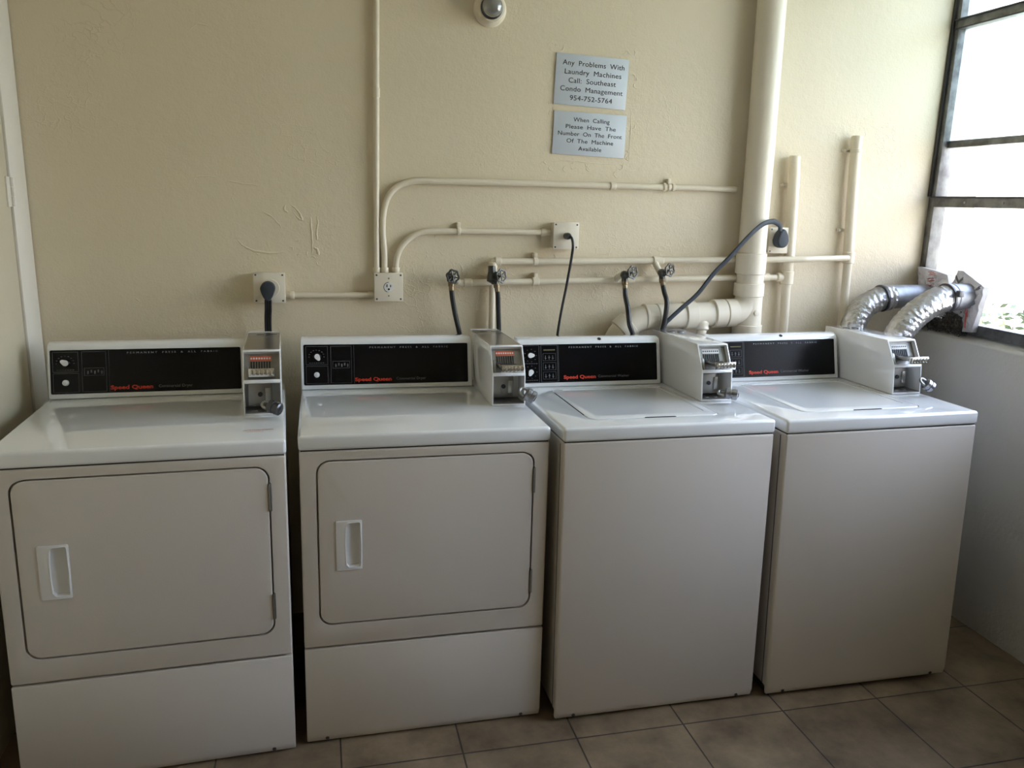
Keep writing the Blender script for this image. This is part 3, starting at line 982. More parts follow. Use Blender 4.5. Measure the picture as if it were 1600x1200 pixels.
pipe('electrical_conduit', 'short level cream conduit between the leftmost outlet box and the socket box', 'conduit',
     [(-0.126, Y, 1.191), (0.172, Y, 1.192)], 0.0098,
     rings=[((-0.104, Y, 1.191), (1, 0, 0), 0.0135, 0.018), ((0.160, Y, 1.192), (1, 0, 0), 0.0125, 0.018)])

# supply pipes
YP = -0.026
t = pipe('water_supply_pipe', 'lower cream water pipe running level behind the four hose valves', 'water pipe',
     [(0.445, YP, 1.236), (0.95, YP, 1.246), (1.54, YP, 1.260), (1.762, YP, 1.263)], 0.0115,
     rings=[((0.50, YP, 1.237), (1, 0, 0), 0.0145, 0.03), ((0.747, YP, 1.242), (1, 0, 0), 0.016, 0.024), ((1.10, YP, 1.249), (1, 0, 0), 0.016, 0.05), ((1.245, YP, 1.253), (1, 0, 0), 0.0155, 0.02), ((1.665, YP, 1.262), (1, 0, 0), 0.017, 0.03), ((1.735, YP, 1.263), (1, 0, 0), 0.017, 0.04)],
     clips=[((0.748, YP, 1.242), True), ((0.60, YP, 1.239), True)])
t2 = pipe('water_supply_pipe', 'upper cream water pipe ending at the tall thin pipe near the window', 'water pipe',
     fillet([(0.590, -0.024, 1.02), (0.590, -0.024, 1.19), (0.590, YP, 1.3135), (0.90, YP, 1.315), (1.53, YP, 1.329), (1.66, -0.045, 1.331), (1.80, -0.062, 1.335), (2.005, -0.045, 1.341)], 0.012, 4), 0.0115,
     rings=[((0.590, YP, 1.300), (0, 0, 1), 0.0165, 0.022), ((0.607, YP, 1.3135), (1, 0, 0), 0.0165, 0.022), ((0.745, YP, 1.314), (1, 0, 0), 0.015, 0.016), ((1.215, YP, 1.322), (1, 0, 0), 0.0165, 0.04)],
     clips=[((0.745, YP, 1.314), True)])

pipe('vertical_pipe', 'shorter cream vertical pipe left of the taller one, capped above the right outlet box', 'pipe',
     [(1.765, -0.03, 0.0), (1.762, -0.03, 1.10), (1.757, -0.03, 1.225), (1.756, -0.03, 1.245), (1.755, -0.03, 1.36), (1.745, -0.03, 1.60), (1.737, -0.03, 1.712), (1.737, -0.03, 1.717)],
     [0.0175, 0.0175, 0.0175, 0.0215, 0.0215, 0.0215, 0.0215, 0.018],
     rings=[((1.757, -0.03, 1.262), (0, 0, 1), 0.0245, 0.05)],
     clips=[((1.746, -0.03, 1.61), False)])
pipe('vertical_pipe', 'tallest cream vertical pipe close to the window, standing free of the outlet boxes', 'pipe',
     [(2.028, -0.03, 0.0), (2.022, -0.03, 1.14), (2.017, -0.03, 1.315), (2.016, -0.03, 1.33), (2.012, -0.03, 1.40), (2.000, -0.03, 1.60), (1.992, -0.03, 1.795), (1.992, -0.03, 1.800)],
     [0.0165, 0.0165, 0.0165, 0.0205, 0.0205, 0.0205, 0.0205, 0.017],
     rings=[((2.016, -0.03, 1.342), (0, 0, 1), 0.0235, 0.045), ((1.995, -0.03, 1.745), (0, 0, 1), 0.0225, 0.014)],
     clips=[((1.995, -0.03, 1.745), False), ((2.010, -0.03, 1.446), False)])

# tall drain stack
def ring(bm, p, d, r, ln):
    d = Vector(d).normalized()
    lathe(bm, [(-ln/2, r*0.93), (-ln/2+0.0025, r), (ln/2-0.0025, r), (ln/2, r*0.93)], p, d, 32)
YS = -0.058
ds = thing('drain_stack', 'thick cream vertical drain stack with pipe branching left behind the washers', 'drain pipe', (1.585, YS, 0))
o = Vector((1.585, YS, 0))
bm = B(); tube(bm, [Vector(p)-o for p in [(1.588, YS, 0.0), (1.588, YS, 1.10), (1.5805, YS, 1.36), (1.5775, YS, 1.70), (1.569, YS, 2.24), (1.563, YS, 2.62)]], 0.0505, 36)
obj('riser', bm, M['pvc'], ds)
for z0, z1, x, rr in ((1.278, 1.357, 1.580, 0.0565), (1.194, 1.244, 1.582, 0.0565), (1.02, 1.086, 1.588, 0.0555)):
    bm = B(); ring(bm, Vector((x, YS, (z0+z1)/2))-o, (0, 0, 1), rr, z1-z0)
    obj('coupling', bm, M['pvc'], ds)
bm = B()
P = smooth_path([(1.586, YS, 1.225), (1.582, YS-.001, 1.185), (1.568, YS-.002, 1.155), (1.543, YS-.003, 1.137), (1.51, YS-.003, 1.130), (1.46, YS-.003, 1.127)], 6)
tube(bm, [Vector(p)-o for p in P], 0.0485, 32)
obj('sweep_branch', bm, M['pvc'], ds)
bm = B()
P = fillet([(1.45, YS-.003, 1.126), (1.25, YS-.003, 1.118), (1.135, YS-.003, 1.112), (1.055, YS-.003, 1.045), (1.035, YS-.003, 0.90)], 0.07, 8)
tube(bm, [Vector(p)-o for p in P], 0.0465, 32)
obj('horizontal_run', bm, M['pvc'], ds)
for xc, ln, rr in ((1.507, 0.044, 0.0535), (1.459, 0.049, 0.0535), (1.340, 0.047, 0.0525), (1.163, 0.012, 0.0500), (1.213, 0.012, 0.049)):
    bm = B(); ring(bm, Vector((xc, YS-.003, 1.113+0.045*(xc-1.13)))-o, (1, 0, 0.04), rr, ln)
    obj('coupling', bm, M['pvc'], ds)
bm = B(); ring(bm, Vector((1.088, YS-.003, 1.075))-o, (0.72, 0, 0.6), 0.0515, 0.05)
obj('coupling', bm, M['pvc'], ds)
bm = B()
tube(bm, [Vector(p)-o for p in smooth_path([(1.385, -0.075, 1.10), (1.388, -0.082, 1.07), (1.385, -0.085, 1.045), (1.383, -0.085, 0.95)], 5)], [0.03]*3+[0.026]*3+[0.018]*10, 18)
obj('branch_stub', bm, M['pvc'], ds)
bm = B(); lathe(bm, [(0, 0.012), (0.004, 0.012), (0.005, 0.009)], Vector((1.595, YS-0.049, 1.135))-o, (0.1, -1, 0), 16)
obj('cleanout_mark', bm, M['pvc'], ds)

# ---------------------------------------------------------------- outlet boxes, plugs and cords
def outlet_box(x, z, label, w=0.098, depth=0.045, round_face='duplex', rotz=0.0):
    t = thing('outlet_box', label, 'electrical outlet', (x, 0, z), (0, R(rotz), 0))
    bm = B(); box(bm, -w/2+0.003, w/2-0.003, -depth+0.006, 0.0, -w/2+0.003, w/2-0.003, 0.003)
    obj('back_box', bm, M['box'], t)
    bm = B(); box(bm, -w/2, w/2, -depth-0.003, -depth+0.004, -w/2, w/2, 0.0025)
    cv = obj('cover_plate', bm, M['box'], t)
    bm = B()
    for sx_ in (-1, 1):
        for sz in (-1, 1):
            lathe(bm, [(0, 0.0032), (0.001, 0.0032), (0.0015, 0.002)], (sx_*(w/2-0.008), -depth-0.003, sz*(w/2-0.008)), (0, -1, 0), 8)
    obj('cover_screws', bm, M['lock'], cv)
    if round_face == 'duplex':
        bm = B(); lathe(bm, [(0, 0.0165), (0.0015, 0.016), (0.0016, 0.0)], (0.0, -depth-0.003, 0.0), (0, -1, 0), 20)
        obj('socket', bm, M['cream_pl'], cv)
        bm = B()
        box(bm, -0.0075, -0.0045, -depth-0.0056, -depth-0.0045, 0.0, 0.010)
        box(bm, 0.0045, 0.0075, -depth-0.0056, -depth-0.0045, 0.0, 0.008)
        lathe(bm, [(0, 0.0036), (0.0009, 0.0036)], (0.0, -depth-0.0046, -0.007), (0, -1, 0), 10)
        tube(bm, [(0.0165*math.cos(a), -depth-0.0035, 0.0165*math.sin(a)) for a in [R(90+k*10) for k in range(17)]], 0.0011, 5)
        obj('socket_holes', bm, M['ink'], cv)
        bm = B()
        for zz in (0.030, -0.030):
            lathe(bm, [(0, 0.0028), (0.0008, 0.0028)], (0.0, -depth-0.003, zz), (0, -1, 0), 8)
        obj('centre_screws', bm, M['steel_d'], cv)
    elif round_face == 'big':
        bm = B(); lathe(bm, [(0, 0.030), (0.006, 0.029), (0.0065, 0.0)], (0.003, -depth-0.003, 0.0), (0, -1, 0), 24)
        obj('socket', bm, M['box'], cv)
    return t

outlet_box(0.2205, 1.223, 'cream box with an open round three-hole socket, three conduits rising from its top', 0.098, 0.045, 'duplex')
outlet_box(-0.1745, 1.219, 'leftmost cream outlet box, holding a round blue-grey dryer plug', 0.102, 0.040, 'big')
outlet_box(0.850, 1.407, 'cream outlet box in the middle of the wall with a small black plug', 0.095, 0.045, 'none')
outlet_box(1.705, 1.404, 'right outlet box with a hanging blue-grey plug, partly behind the drain stack', 0.098, 0.040, 'big')

def flat_cord(bm, path, w, th, refv):
    tube(bm, path, 1.0, 10, True, sx=w, sy=th, refv=refv)

# left dryer plug and cord
t = thing('dryer_plug', 'blue-grey plug and flat cord dropping behind the leftmost coin meter', 'power cord', (-0.178, -0.075, 1.214))
o = Vector(t.location)
bm = B()
pts = []
for k in range(28):
    a = 2*PI*k/28
    x, z = 0.0235*math.cos(a), 0.0235*math.sin(a)
    if z < 0: z *= 1.7; x *= (1-0.25*abs(z)/0.04)
    pts.append((x, z+0.006))
prism(bm, pts, -0.018, 0.024, 'y', 0.006, 3)
obj('plug_body', bm, M['grey_rub'], t)
bm = B()
for dx in (-0.0075, 0.0, 0.0075):
    tube(bm, smooth_path([(dx, -0.004, -0.030), (dx-0.001, 0.002, -0.06), (dx-0.004, 0.012, -0.10), (dx-0.005, 0.018, -0.16), (dx-0.005, 0.020, -0.30)], 5), 0.0042, 9)
obj('cord', bm, M['rubber'], t, label='black flat cord in three strands')

# right plug and flat cord
t = thing('dryer_plug', 'blue-grey plug with flat cord arching left across the drain stack', 'power cord', (1.690, -0.062, 1.410))
o = Vector(t.location)
bm = B()
pts = []
for k in range(28):
    a = 2*PI*k/28
    x, z = 0.0285*math.cos(a), 0.0285*math.sin(a)
    if z > 0: z *= 1.45; x *= (1-0.22*z/0.035)
    pts.append((x, z-0.004))
prism(bm, pts, -0.022, 0.012, 'y', 0.007, 3)
bmesh.ops.rotate(bm, verts=bm.verts[:], cent=(0, 0, 0), matrix=Matrix.Rotation(R(12), 3, 'Z'))
obj('plug_body', bm, M['grey_rub'], t)
bm = B()
P = smooth_path([(1.676, -0.080, 1.440), (1.673, -0.082, 1.458), (1.655, -0.088, 1.470), (1.622, -0.105, 1.475), (1.570, -0.130, 1.463), (1.512, -0.148, 1.422), (1.443, -0.150, 1.347), (1.388, -0.142, 1.286), (1.336, -0.133, 1.212), (1.279, -0.127, 1.158), (1.236, -0.124, 1.117), (1.219, -0.117, 1.09), (1.20, -0.108, 1.0)], 5)
n_ = len(P)
tube(bm, [p-o for p in P], 1.0, 10, True, sx=0.0100, sy=0.0055, refv=(0.3, 0, 1))
obj('cord', bm, M['grey_rub'], t)

# black plug and cord
t = thing('washer_power_cord', 'thin black plug and cord hanging from the middle outlet box', 'power cord', (0.850, -0.048, 1.407))
o = Vector(t.location)
bm = B(); lathe(bm, [(0, 0.0115), (0.012, 0.0125), (0.024, 0.011), (0.030, 0.007)], (0, 0, 0), (0.12, -1, 0), 14)
obj('plug_body', bm, M['rubber'], t)
bm = B()
P = smooth_path([(0.853, -0.070, 1.407), (0.860, -0.082, 1.402), (0.865, -0.085, 1.378), (0.864, -0.080, 1.338), (0.853, -0.068, 1.234), (0.840, -0.060, 1.141), (0.829, -0.055, 1.039), (0.825, -0.05, 0.9)], 5)
tube(bm, [p-o for p in P], 0.0048, 9)
obj('cord', bm, M['rubber'], t)

# ---------------------------------------------------------------- valves and hoses
def valve(x, z, label, wheel, wdir, feed, body_s=1.0, shut=False):
    t = thing('hose_valve', label, 'valve', (x, -0.070, z))
    bm = B()
    # inlet nipple back to the supply pipe
    fx, fz = feed
    tube(bm, smooth_path([(fx-x, 0.044, fz-z), (fx-x, 0.030, (fz-z)*0.6), (0, 0.016, 0.0), (0, 0.0, 0)], 4), 0.0115, 12)
    obj('inlet', bm, M['pipe'], t)
    bm = B()
    s = body_s
    lathe(bm, [(-0.016*s, 0.010*s), (-0.010*s, 0.0145*s), (0.006*s, 0.0155*s), (0.014*s, 0.012*s), (0.018*s, 0.011*s)], (0, 0, 0), (0, -1, 0), 14)
    tube(bm, [(0, 0, 0.0), (0, -0.002, -0.014*s), (0, -0.004, -0.024*s)], [0.0135*s, 0.0115*s, 0.0115*s], 12)
    if shut:
        tube(bm, [(-0.012, 0.006, 0.036), (-0.012, 0.004, 0.018), (-0.010, 0.0, -0.01), (0, 0, -0.02)], [0.013, 0.0135, 0.0215, 0.012], 14)
    obj('valve_body', bm, M['valve'], t)
    bm = B()
    w = Vector(wheel)-Vector(t.location)
    d = Vector(wdir).normalized()
    tube(bm, [Vector((0, -0.012, 0)), w], 0.0042, 8)
    u = d.orthogonal().normalized(); v = d.cross(u)
    n = 48
    rad = lambda a: 0.0212+0.0018*math.cos(6*a)
    ringp = [w+u*math.cos(2*PI*k/n)*rad(2*PI*k/n)+v*math.sin(2*PI*k/n)*rad(2*PI*k/n) for k in range(n+1)]
    tube(bm, ringp, 0.0033, 7, False)
    for k in range(6):
        a = 2*PI*k/6
        tube(bm, [w, w+(u*math.cos(a)+v*math.sin(a))*0.0215], 0.0026, 6)
    lathe(bm, [(-0.004, 0.006), (0.003, 0.006), (0.004, 0.004)], w, d, 10)
    obj('handwheel', bm, M['valve'], t)
    return t
WD = (0.35, -0.9, 0.05)
valve(0.434, 1.262, 'leftmost small dark hose valve with its wheel facing forward', (0.4345, -0.100, 1.266), (0.2, -1, 0.1), (0.460, 1.237))
valve(0.590, 1.264, 'larger dark shut-off valve, second from the left, above the second coin meter', (0.604, -0.105, 1.269), (0.5, -0.85, 0.1), (0.590, 1.300), 1.15, True)
valve(1.072, 1.272, 'dark valve third from the left, hanging over the left end of the drain run', (1.089, -0.104, 1.285), WD, (1.055, 1.250))
valve(1.217, 1.280, 'rightmost dark hose valve, just left of the long grey cord', (1.232, -0.104, 1.294), WD, (1.205, 1.322))

def hose(path, label, r=0.0088):
    o = Vector(path[0])
    t = thing('water_hose', label, 'hose', tuple(o))
    P = [p-o for p in smooth_path(path, 5)]
    bm = B(); tube(bm, P, r, 12)
    obj('hose_run', bm, M['rubber'], t)
    d = (P[3]-P[0]).normalized()
    bm = B(); lathe(bm, [(-0.004, 0.0115), (0.010, 0.0115), (0.011, 0.0095), (0.024, 0.0095), (0.025, 0.0085)], (0, 0, 0), d, 12)
    obj('brass_coupling', bm, M['brass'], t)
    return t
hose([(0.434, -0.074, 1.240), (0.4365, -0.074, 1.20), (0.449, -0.068, 1.133), (0.468, -0.060, 1.055), (0.478, -0.055, 0.98), (0.48, -0.06, 0.85)], 'leftmost black water hose, ending behind the second dryer console')
hose([(0.594, -0.074, 1.236), (0.600, -0.072, 1.20), (0.604, -0.066, 1.15), (0.609, -0.060, 1.08), (0.611, -0.055, 1.02), (0.61, -0.055, 0.85)], 'black water hose dropping behind the second dryer coin meter')
hose([(1.073, -0.074, 1.246), (1.070, -0.092, 1.20), (1.071, -0.122, 1.155), (1.076, -0.134, 1.10), (1.094, -0.132, 1.055), (1.098, -0.132, 0.98)], 'black water hose passing in front of the drain elbow')
hose([(1.217, -0.074, 1.256), (1.219, -0.095, 1.215), (1.220, -0.124, 1.175), (1.214, -0.128, 1.11), (1.211, -0.119, 1.07), (1.210, -0.112, 1.00)], 'rightmost black water hose, crossed by the grey cord end')

# ---------------------------------------------------------------- signs
def sign(loc, w, h, tilt, lines, label):
    t = thing('wall_sign', label, 'sign', loc, (0, R(tilt), 0))
    bm = B(); box(bm, -w/2, w/2, -0.005, 0.0, -h/2, h/2, 0.0006)
    pl = obj('sign_plate', bm, M['sign'], t)
    bm = B()
    for s, wd, zc, ch, xo in lines:
        add_text(bm, text_geo(s, wd, ch, space_word=1.9, space_char=1.04), lambda u, v, d: Vector((xo+u, -0.0052-d, zc+v)))
    obj('lettering', bm, M['ink'], t, smooth=False)
    return t
sign((0.932, -0.001, 1.9375), 0.265, 0.168, 1.9, [
    ('Any Problems With', 0.226, 0.0555, 0.0165, 0.004),
    ('Laundry Machines', 0.208, 0.0265, 0.0165, 0.004),
    ('Call: Southeast', 0.174, -0.0015, 0.0165, 0.003),
    ('Condo Management', 0.230, -0.0295, 0.0165, 0.003),
    ('954-752-5764', 0.156, -0.0590, 0.0165, 0.003)], 'upper pale notice with a phone number fixed to the wall')
sign((0.934, -0.001, 1.760), 0.269, 0.146, 1.3, [
    ('When Calling', 0.134, 0.0475, 0.0140, 0.004),
    ('Please Have The', 0.186, 0.0235, 0.0140, 0.003),
    ('Number On The Front', 0.238, -0.0005, 0.0140, 0.002),
    ('Of The Machine', 0.174, -0.0245, 0.0140, 0.003),
    ('Available', 0.086, -0.0495, 0.0140, 0.004)], 'lower pale notice asking for the number on the machine front')

# ---------------------------------------------------------------- wall lamp
t = thing('wall_lamp', 'unlit round dark bulb in a cream wall holder at the top of the wall', 'lamp', (0.565, 0, 2.144))
bm = B(); lathe(bm, [(0, 0.055), (0.012, 0.055), (0.018, 0.050), (0.022, 0.045), (0.05, 0.042), (0.052, 0.036)], (0, 0, 0), (-0.03, -1, -0.06), 36)
obj('lamp_holder', bm, M['pipe'], t)
bm = B(); lathe(bm, [(0.050, 0.030), (0.052, 0.036), (0.062, 0.0370), (0.064, 0.034)], (0, 0, 0), (-0.08, -1, -0.08), 36)
obj('socket_collar', bm, M['lock'], t)
bm = B(); lathe(bm, [(0.052, 0.016), (0.066, 0.028), (0.080, 0.0325), (0.090, 0.0325), (0.098, 0.030), (0.104, 0.024), (0.1055, 0.022), (0.110, 0.012), (0.1115, 0.0)], (0, 0, 0), (-0.08, -1, -0.08), 36)
obj('bulb', bm, M['bulb'], t)

# ---------------------------------------------------------------- foil ducts
def foil_tube(path, r, amp, seed, sub=14, seg=40, refv=(0, 0, 1)):
    P = smooth_path(path, sub)
    n = len(P)
    bm = bmesh.new()
    T = [(P[min(i+1, n-1)]-P[max(i-1, 0)]).normalized() for i in range(n)]
    nr = Vector(refv); nr = (nr-T[0]*nr.dot(T[0])).normalized()
    rings = []
    L_ = 0
    for i in range(n):
        if i: L_ += (P[i]-P[i-1]).length
        nr = (nr-T[i]*nr.dot(T[i])).normalized(); bn = T[i].cross(nr)
        row = []
        for k in range(seg):
            a = 2*PI*k/seg
            q = Vector((math.cos(a)*1.6, math.sin(a)*1.6, L_*14+seed))
            ph = L_/0.019*2*PI + 3.2*noise.noise(q*1.1)
            rib = math.sin(ph)
            w = noise.noise(Vector((math.cos(a)*3, math.sin(a)*3, L_*60+seed)))
            w2 = abs(noise.noise(Vector((math.cos(a)*6, math.sin(a)*6, L_*55+seed*2))))
            rr = r + amp*(0.38*rib*(0.6+0.8*w)+0.6*w-1.0*w2)
            row.append(bm.verts.new(P[i]+(nr*math.cos(a)+bn*math.sin(a))*rr))
        rings.append(row)
    for i in range(n-1):
        for k in range(seg):
            bm.faces.new([rings[i][k], rings[i][(k+1) % seg], rings[i+1][(k+1) % seg], rings[i+1][k]])
    return bm

def sheet(corners, th, amp, seed, n=22, notch=None):
    """crumpled sheet between 4 corners given as (tl,tr,br,bl), with thickness"""
    tl, tr, br_, bl = [Vector(c) for c in corners]
    nrm = (tr-tl).cross(bl-tl).normalized()
    bm = bmesh.new()
    A = []; Bq = []
    for j in range(n+1):
        ra = []; rb = []
        for i in range(n+1):
            u, v = i/n, j/n
            p = (tl*(1-u)+tr*u)*(1-v)+(bl*(1-u)+br_*u)*v
            q = Vector((u*5, v*5, seed))
            cr = abs(noise.noise(q))*2+abs(noise.noise(q*2.3))
            p2 = p+nrm*(amp*(cr-0.5))
            p2 += Vector((0, noise.noise(q+Vector((9, 0, 0))), noise.noise(q+Vector((0, 9, 0)))))*amp*0.5
            ra.append(bm.verts.new(p2)); rb.append(bm.verts.new(p2-nrm*th))
        A.append(ra); Bq.append(rb)
    for j in range(n):
        for i in range(n):
            bm.faces.new([A[j][i], A[j][i+1], A[j+1][i+1], A[j+1][i]])
            bm.faces.new([Bq[j][i], Bq[j+1][i], Bq[j+1][i+1], Bq[j][i+1]])
    for i in range(n):
        bm.faces.new([A[0][i+1], A[0][i], Bq[0][i], Bq[0][i+1]])
        bm.faces.new([A[n][i], A[n][i+1], Bq[n][i+1], Bq[n][i]])
        bm.faces.new([A[i][0], A[i+1][0], Bq[i+1][0], Bq[i][0]])
        bm.faces.new([A[i+1][n], A[i][n], Bq[i][n], Bq[i+1][n]])
    return bm

# right duct
t = thing('exhaust_duct', 'nearer silver foil duct curving up over the right coin meter to the window', 'duct')
bm = foil_tube([(2.10, -0.20, 0.78), (2.085, -0.235, 0.90), (2.065, -0.28, 1.0), (2.075, -0.30, 1.085), (2.125, -0.30, 1.145), (2.195, -0.30, 1.195), (2.262, -0.295, 1.214)], 0.050, 0.0045, 3.0)
obj('foil_hose', bm, M['foil'], t)
bm = B(); lathe(bm, [(-0.012, 0.050), (-0.008, 0.0535), (0.004, 0.0525), (0.006, 0.050), (0.014, 0.050), (0.016, 0.0515), (0.024, 0.0515), (0.026, 0.050), (0.060, 0.049), (0.085, 0.049)], (2.268, -0.294, 1.2155), (1, 0, 0.06), 32)
obj('duct_collar', bm, M['galv'], t)
bm = B(); lathe(bm, [(-0.005, 0.0535), (-0.004, 0.0555), (0.003, 0.0555), (0.004, 0.0535)], (2.262, -0.295, 1.2145), (1, 0, 0.1), 32)
box(bm, 2.254, 2.276, -0.365, -0.346, 1.225, 1.249, 0.003)
obj('hose_clamp', bm, M['lock'], t)
# left duct
t = thing('exhaust_duct', 'farther duct in the corner, foil hose joined to a smooth grey pipe', 'duct')
bm = foil_tube([(2.065, -0.108, 0.80), (2.055, -0.108, 0.92), (2.03, -0.108, 1.00), (2.018, -0.106, 1.075), (2.055, -0.098, 1.146), (2.110, -0.095, 1.180), (2.135, -0.095, 1.188)], 0.047, 0.0045, 11.0)
obj('foil_hose', bm, M['foil'], t)
bm = B(); tube(bm, smooth_path([(2.12, -0.095, 1.184), (2.17, -0.095, 1.193), (2.25, -0.095, 1.196), (2.355, -0.095, 1.197)], 4), 0.046, 32)
obj('smooth_pipe', bm, M['galv'], t)
bm = foil_tube([(2.142, -0.095, 1.1895), (2.158, -0.095, 1.192), (2.178, -0.095, 1.194)], 0.0515, 0.005, 5.0, 6)
obj('foil_tape', bm, M['foil'], t)
bm = B(); lathe(bm, [(-0.004, 0.0515), (-0.003, 0.0535), (0.003, 0.0535), (0.004, 0.0515)], (2.138, -0.095, 1.189), (1, 0, 0.15), 32)
obj('hose_clamp', bm, M['lock'], t)

# crumpled wraps closing the window round each duct
def marks(bm, spots, x, seed):
    rnd = random.Random(seed)
    for y0, z0, l, a in spots:
        for k in range(4):
            yy = y0+rnd.uniform(-.006, .006); zz = z0+rnd.uniform(-.006, .006)
            P = [(x, yy, zz), (x-0.002, yy-l*math.cos(a)*.5, zz+l*math.sin(a)*.5+rnd.uniform(-.003, .003)), (x, yy-l*math.cos(a), zz+l*math.sin(a))]
            tube(bm, P, 0.0018, 5)
def outline(bm, pts, x0, x1, amp, seed):
    """crumpled closing pad: polygon in the window plane, thick, with noise"""
    c = Vector((0, sum(p[0] for p in pts)/len(pts), sum(p[1] for p in pts)/len(pts)))
    P = []
    m = len(pts)
    for i in range(m):
        a, b = pts[i], pts[(i+1) % m]
        for k in range(7):
            P.append((a[0]+(b[0]-a[0])*k/7, a[1]+(b[1]-a[1])*k/7))
    R_ = 12
    front = []
    back = []
    for s in range(1, R_+1):
        f = s/R_
        rf = []; rb = []
        for (y, z) in P:
            q = Vector(((y)*34, z*34, seed))
            cr = abs(noise.noise(q))*1.7+abs(noise.noise(q*2.1))*.9
            yy = c.y+(y-c.y)*f; zz = c.z+(z-c.z)*f
            q2 = Vector((yy*34, zz*34, seed))
            cr = abs(noise.noise(q2))*1.7+abs(noise.noise(q2*2.1))*.9
            rf.append(bm.verts.new((x0-amp*(cr-.4)*(1 if s < R_ else .4), yy, zz)))
            rb.append(bm.verts.new((x1, yy, zz)))
        front.append(rf); back.append(rb)
    n = len(P)
    for L_ in (front, back):
        cv = bm.verts.new((x0 if L_ is front else x1, c.y, c.z))
        for k in range(n):
            bm.faces.new([cv, L_[0][k], L_[0][(k+1) % n]])
        for s in range(R_-1):
            for k in range(n):
                bm.faces.new([L_[s][k], L_[s][(k+1) % n], L_[s+1][(k+1) % n], L_[s+1][k]])
    for k in range(n):
        bm.faces.new([front[-1][k], front[-1][(k+1) % n], back[-1][(k+1) % n], back[-1][k]])
    return bm
t = thing('insulation_wrap', 'left crumpled silver wrap sealing the corner duct into the window', 'insulation')
bm = outline(B(), [(-0.020, 1.308), (-0.10, 1.302), (-0.185, 1.290), (-0.203, 1.245), (-0.195, 1.13), (-0.10, 1.125), (-0.030, 1.13), (-0.036, 1.23)], 2.350, 2.3715, 0.014, 2.0)
wr = obj('wrap_sheet', bm, M['wrap'], t)
bm = B(); marks(bm, [(-0.10, 1.290, 0.03, 0.0), (-0.10, 1.262, 0.03, 0.2), (-0.15, 1.238, 0.035, -.2), (-0.09, 1.238, 0.03, .1)], 2.338, 4)
obj('red_print', bm, mat('faded_red_print', (0.42, 0.16, 0.13), 0.6), wr)
t = thing('insulation_wrap', 'right taller crumpled silver wrap with red print, sealing the nearer duct', 'insulation')
bm = outline(B(), [(-0.213, 1.262), (-0.238, 1.312), (-0.262, 1.312), (-0.372, 1.262), (-0.372, 1.235), (-0.345, 1.092), (-0.300, 1.088), (-0.292, 1.14), (-0.225, 1.16)], 2.350, 2.3715, 0.014, 8.0)
wr = obj('wrap_sheet', bm, M['wrap'], t)
bm = B(); marks(bm, [(-0.30, 1.262, 0.05, -0.8), (-0.318, 1.235, 0.03, -1.0), (-0.325, 1.150, 0.04, -1.5), (-0.32, 1.17, 0.02, -1.4)], 2.336, 5)
obj('red_print', bm, mat('red_print', (0.50, 0.10, 0.08), 0.6), wr)
bm = B(); marks(bm, [(-0.245, 1.29, 0.03, -0.9), (-0.26, 1.265, 0.03, .8), (-0.35, 1.255, 0.02, .5)], 2.337, 6)
obj('grey_print', bm, mat('grey_print', (0.22, 0.20, 0.20), 0.6), wr)

# dry debris on the sill under the ducts
bm = B()
rnd = random.Random(3)
for k in range(620):
    x = rnd.uniform(2.352, 2.372); y = rnd.uniform(-0.30, -0.06); z = 1.066+ (x-2.348)*0.4 + rnd.random()**1.3*0.085
    a = rnd.uniform(0, 6.28); b = rnd.uniform(-.8, .8); l = rnd.uniform(0.008, 0.022)
    d = Vector((math.cos(a)*math.cos(b)*.4, math.sin(a)*math.cos(b), math.sin(b)))*l
    tube(bm, [Vector((x, y, z)), Vector((x, y, z))+d*.5+Vector((0, 0, .002)), Vector((x, y, z))+d], [0.0008, 0.0022, 0.0008], 4)
for k in range(700):
    x = rnd.uniform(2.352, 2.372); y = rnd.uniform(-0.295, -0.17); z = 1.09 + rnd.random()*0.085
    a = rnd.uniform(0, 6.28); b = rnd.uniform(-.8, .8); l = rnd.uniform(0.010, 0.024)
    d = Vector((math.cos(a)*math.cos(b)*.4, math.sin(a)*math.cos(b), math.sin(b)))*l
    tube(bm, [Vector((x, y, z)), Vector((x, y, z))+d*.5+Vector((0, 0, .002)), Vector((x, y, z))+d], [0.001, 0.003, 0.001], 4)
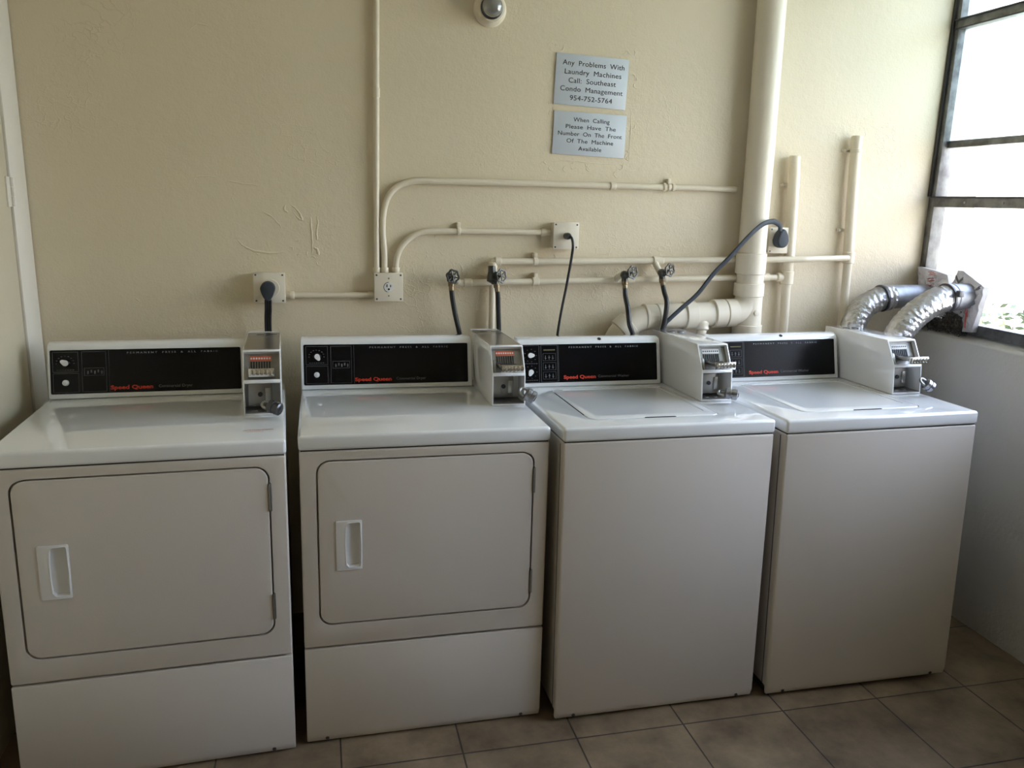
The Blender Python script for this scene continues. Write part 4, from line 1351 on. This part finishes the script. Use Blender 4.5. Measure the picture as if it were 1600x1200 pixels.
tag(obj('dry_debris', bm, M['debris']), 'dark dry leaf litter on the sill under the silver ducts', 'leaf litter', kind='stuff')

# ---------------------------------------------------------------- outside
bm = B(); box(bm, -8, 30, -20, 20, -0.25, -0.12)
struct('ground_outside', bm, M['ground'])
bm = B()
rnd = random.Random(12)
cx, cy, cz = 3.55, 0.62, 0.95
for k in range(520):
    v = Vector((rnd.gauss(0, 1), rnd.gauss(0, 1), rnd.gauss(0, 1))).normalized()*rnd.uniform(0.55, 1)
    p = Vector((cx+v.x*0.28, cy+v.y*0.42, cz-0.05+v.z*0.17))
    d = Vector((rnd.uniform(-1, 1), rnd.uniform(-1, 1), rnd.uniform(-.2, 1))).normalized()
    s = d.orthogonal().normalized()
    l = rnd.uniform(0.035, 0.07)
    vs = [bm.verts.new(p), bm.verts.new(p+d*l*.5+s*l*.22), bm.verts.new(p+d*l), bm.verts.new(p+d*l*.5-s*l*.22)]
    bm.faces.new(vs)
t = thing('shrub', 'small sunlit shrub seen through the bottom of the window', 'shrub', (0, 0, 0))
obj('foliage', bm, M['leaf'], t, smooth=False)
bm = B()
for k in range(9):
    a = 2*PI*k/9
    tube(bm, [(cx, cy, -0.12), (cx+0.06*math.cos(a), cy+0.08*math.sin(a), 0.5), (cx+0.2*math.cos(a), cy+0.3*math.sin(a), 0.92)], [0.012, 0.008, 0.003], 6)
obj('stems', bm, M['twig'], t)

# repeats of one kind share a group
GROUPS = {'dryer': 'coin dryers along the wall', 'washing_machine': 'coin washers along the wall',
          'padlock': 'padlocks on the coin meters', 'electrical_conduit': 'painted conduits on the wall',
          'water_supply_pipe': 'level water pipes on the wall', 'vertical_pipe': 'vertical pipes near the window',
          'outlet_box': 'outlet boxes on the wall', 'dryer_plug': 'blue-grey dryer plugs',
          'hose_valve': 'hose valves on the wall', 'water_hose': 'black water hoses',
          'wall_sign': 'notices on the wall', 'exhaust_duct': 'exhaust ducts at the window',
          'insulation_wrap': 'silver wraps at the window'}
for o in S.objects:
    if o.parent is None and 'label' in o.keys():
        g = GROUPS.get(o.name.split('.')[0])
        if g:
            o['group'] = g
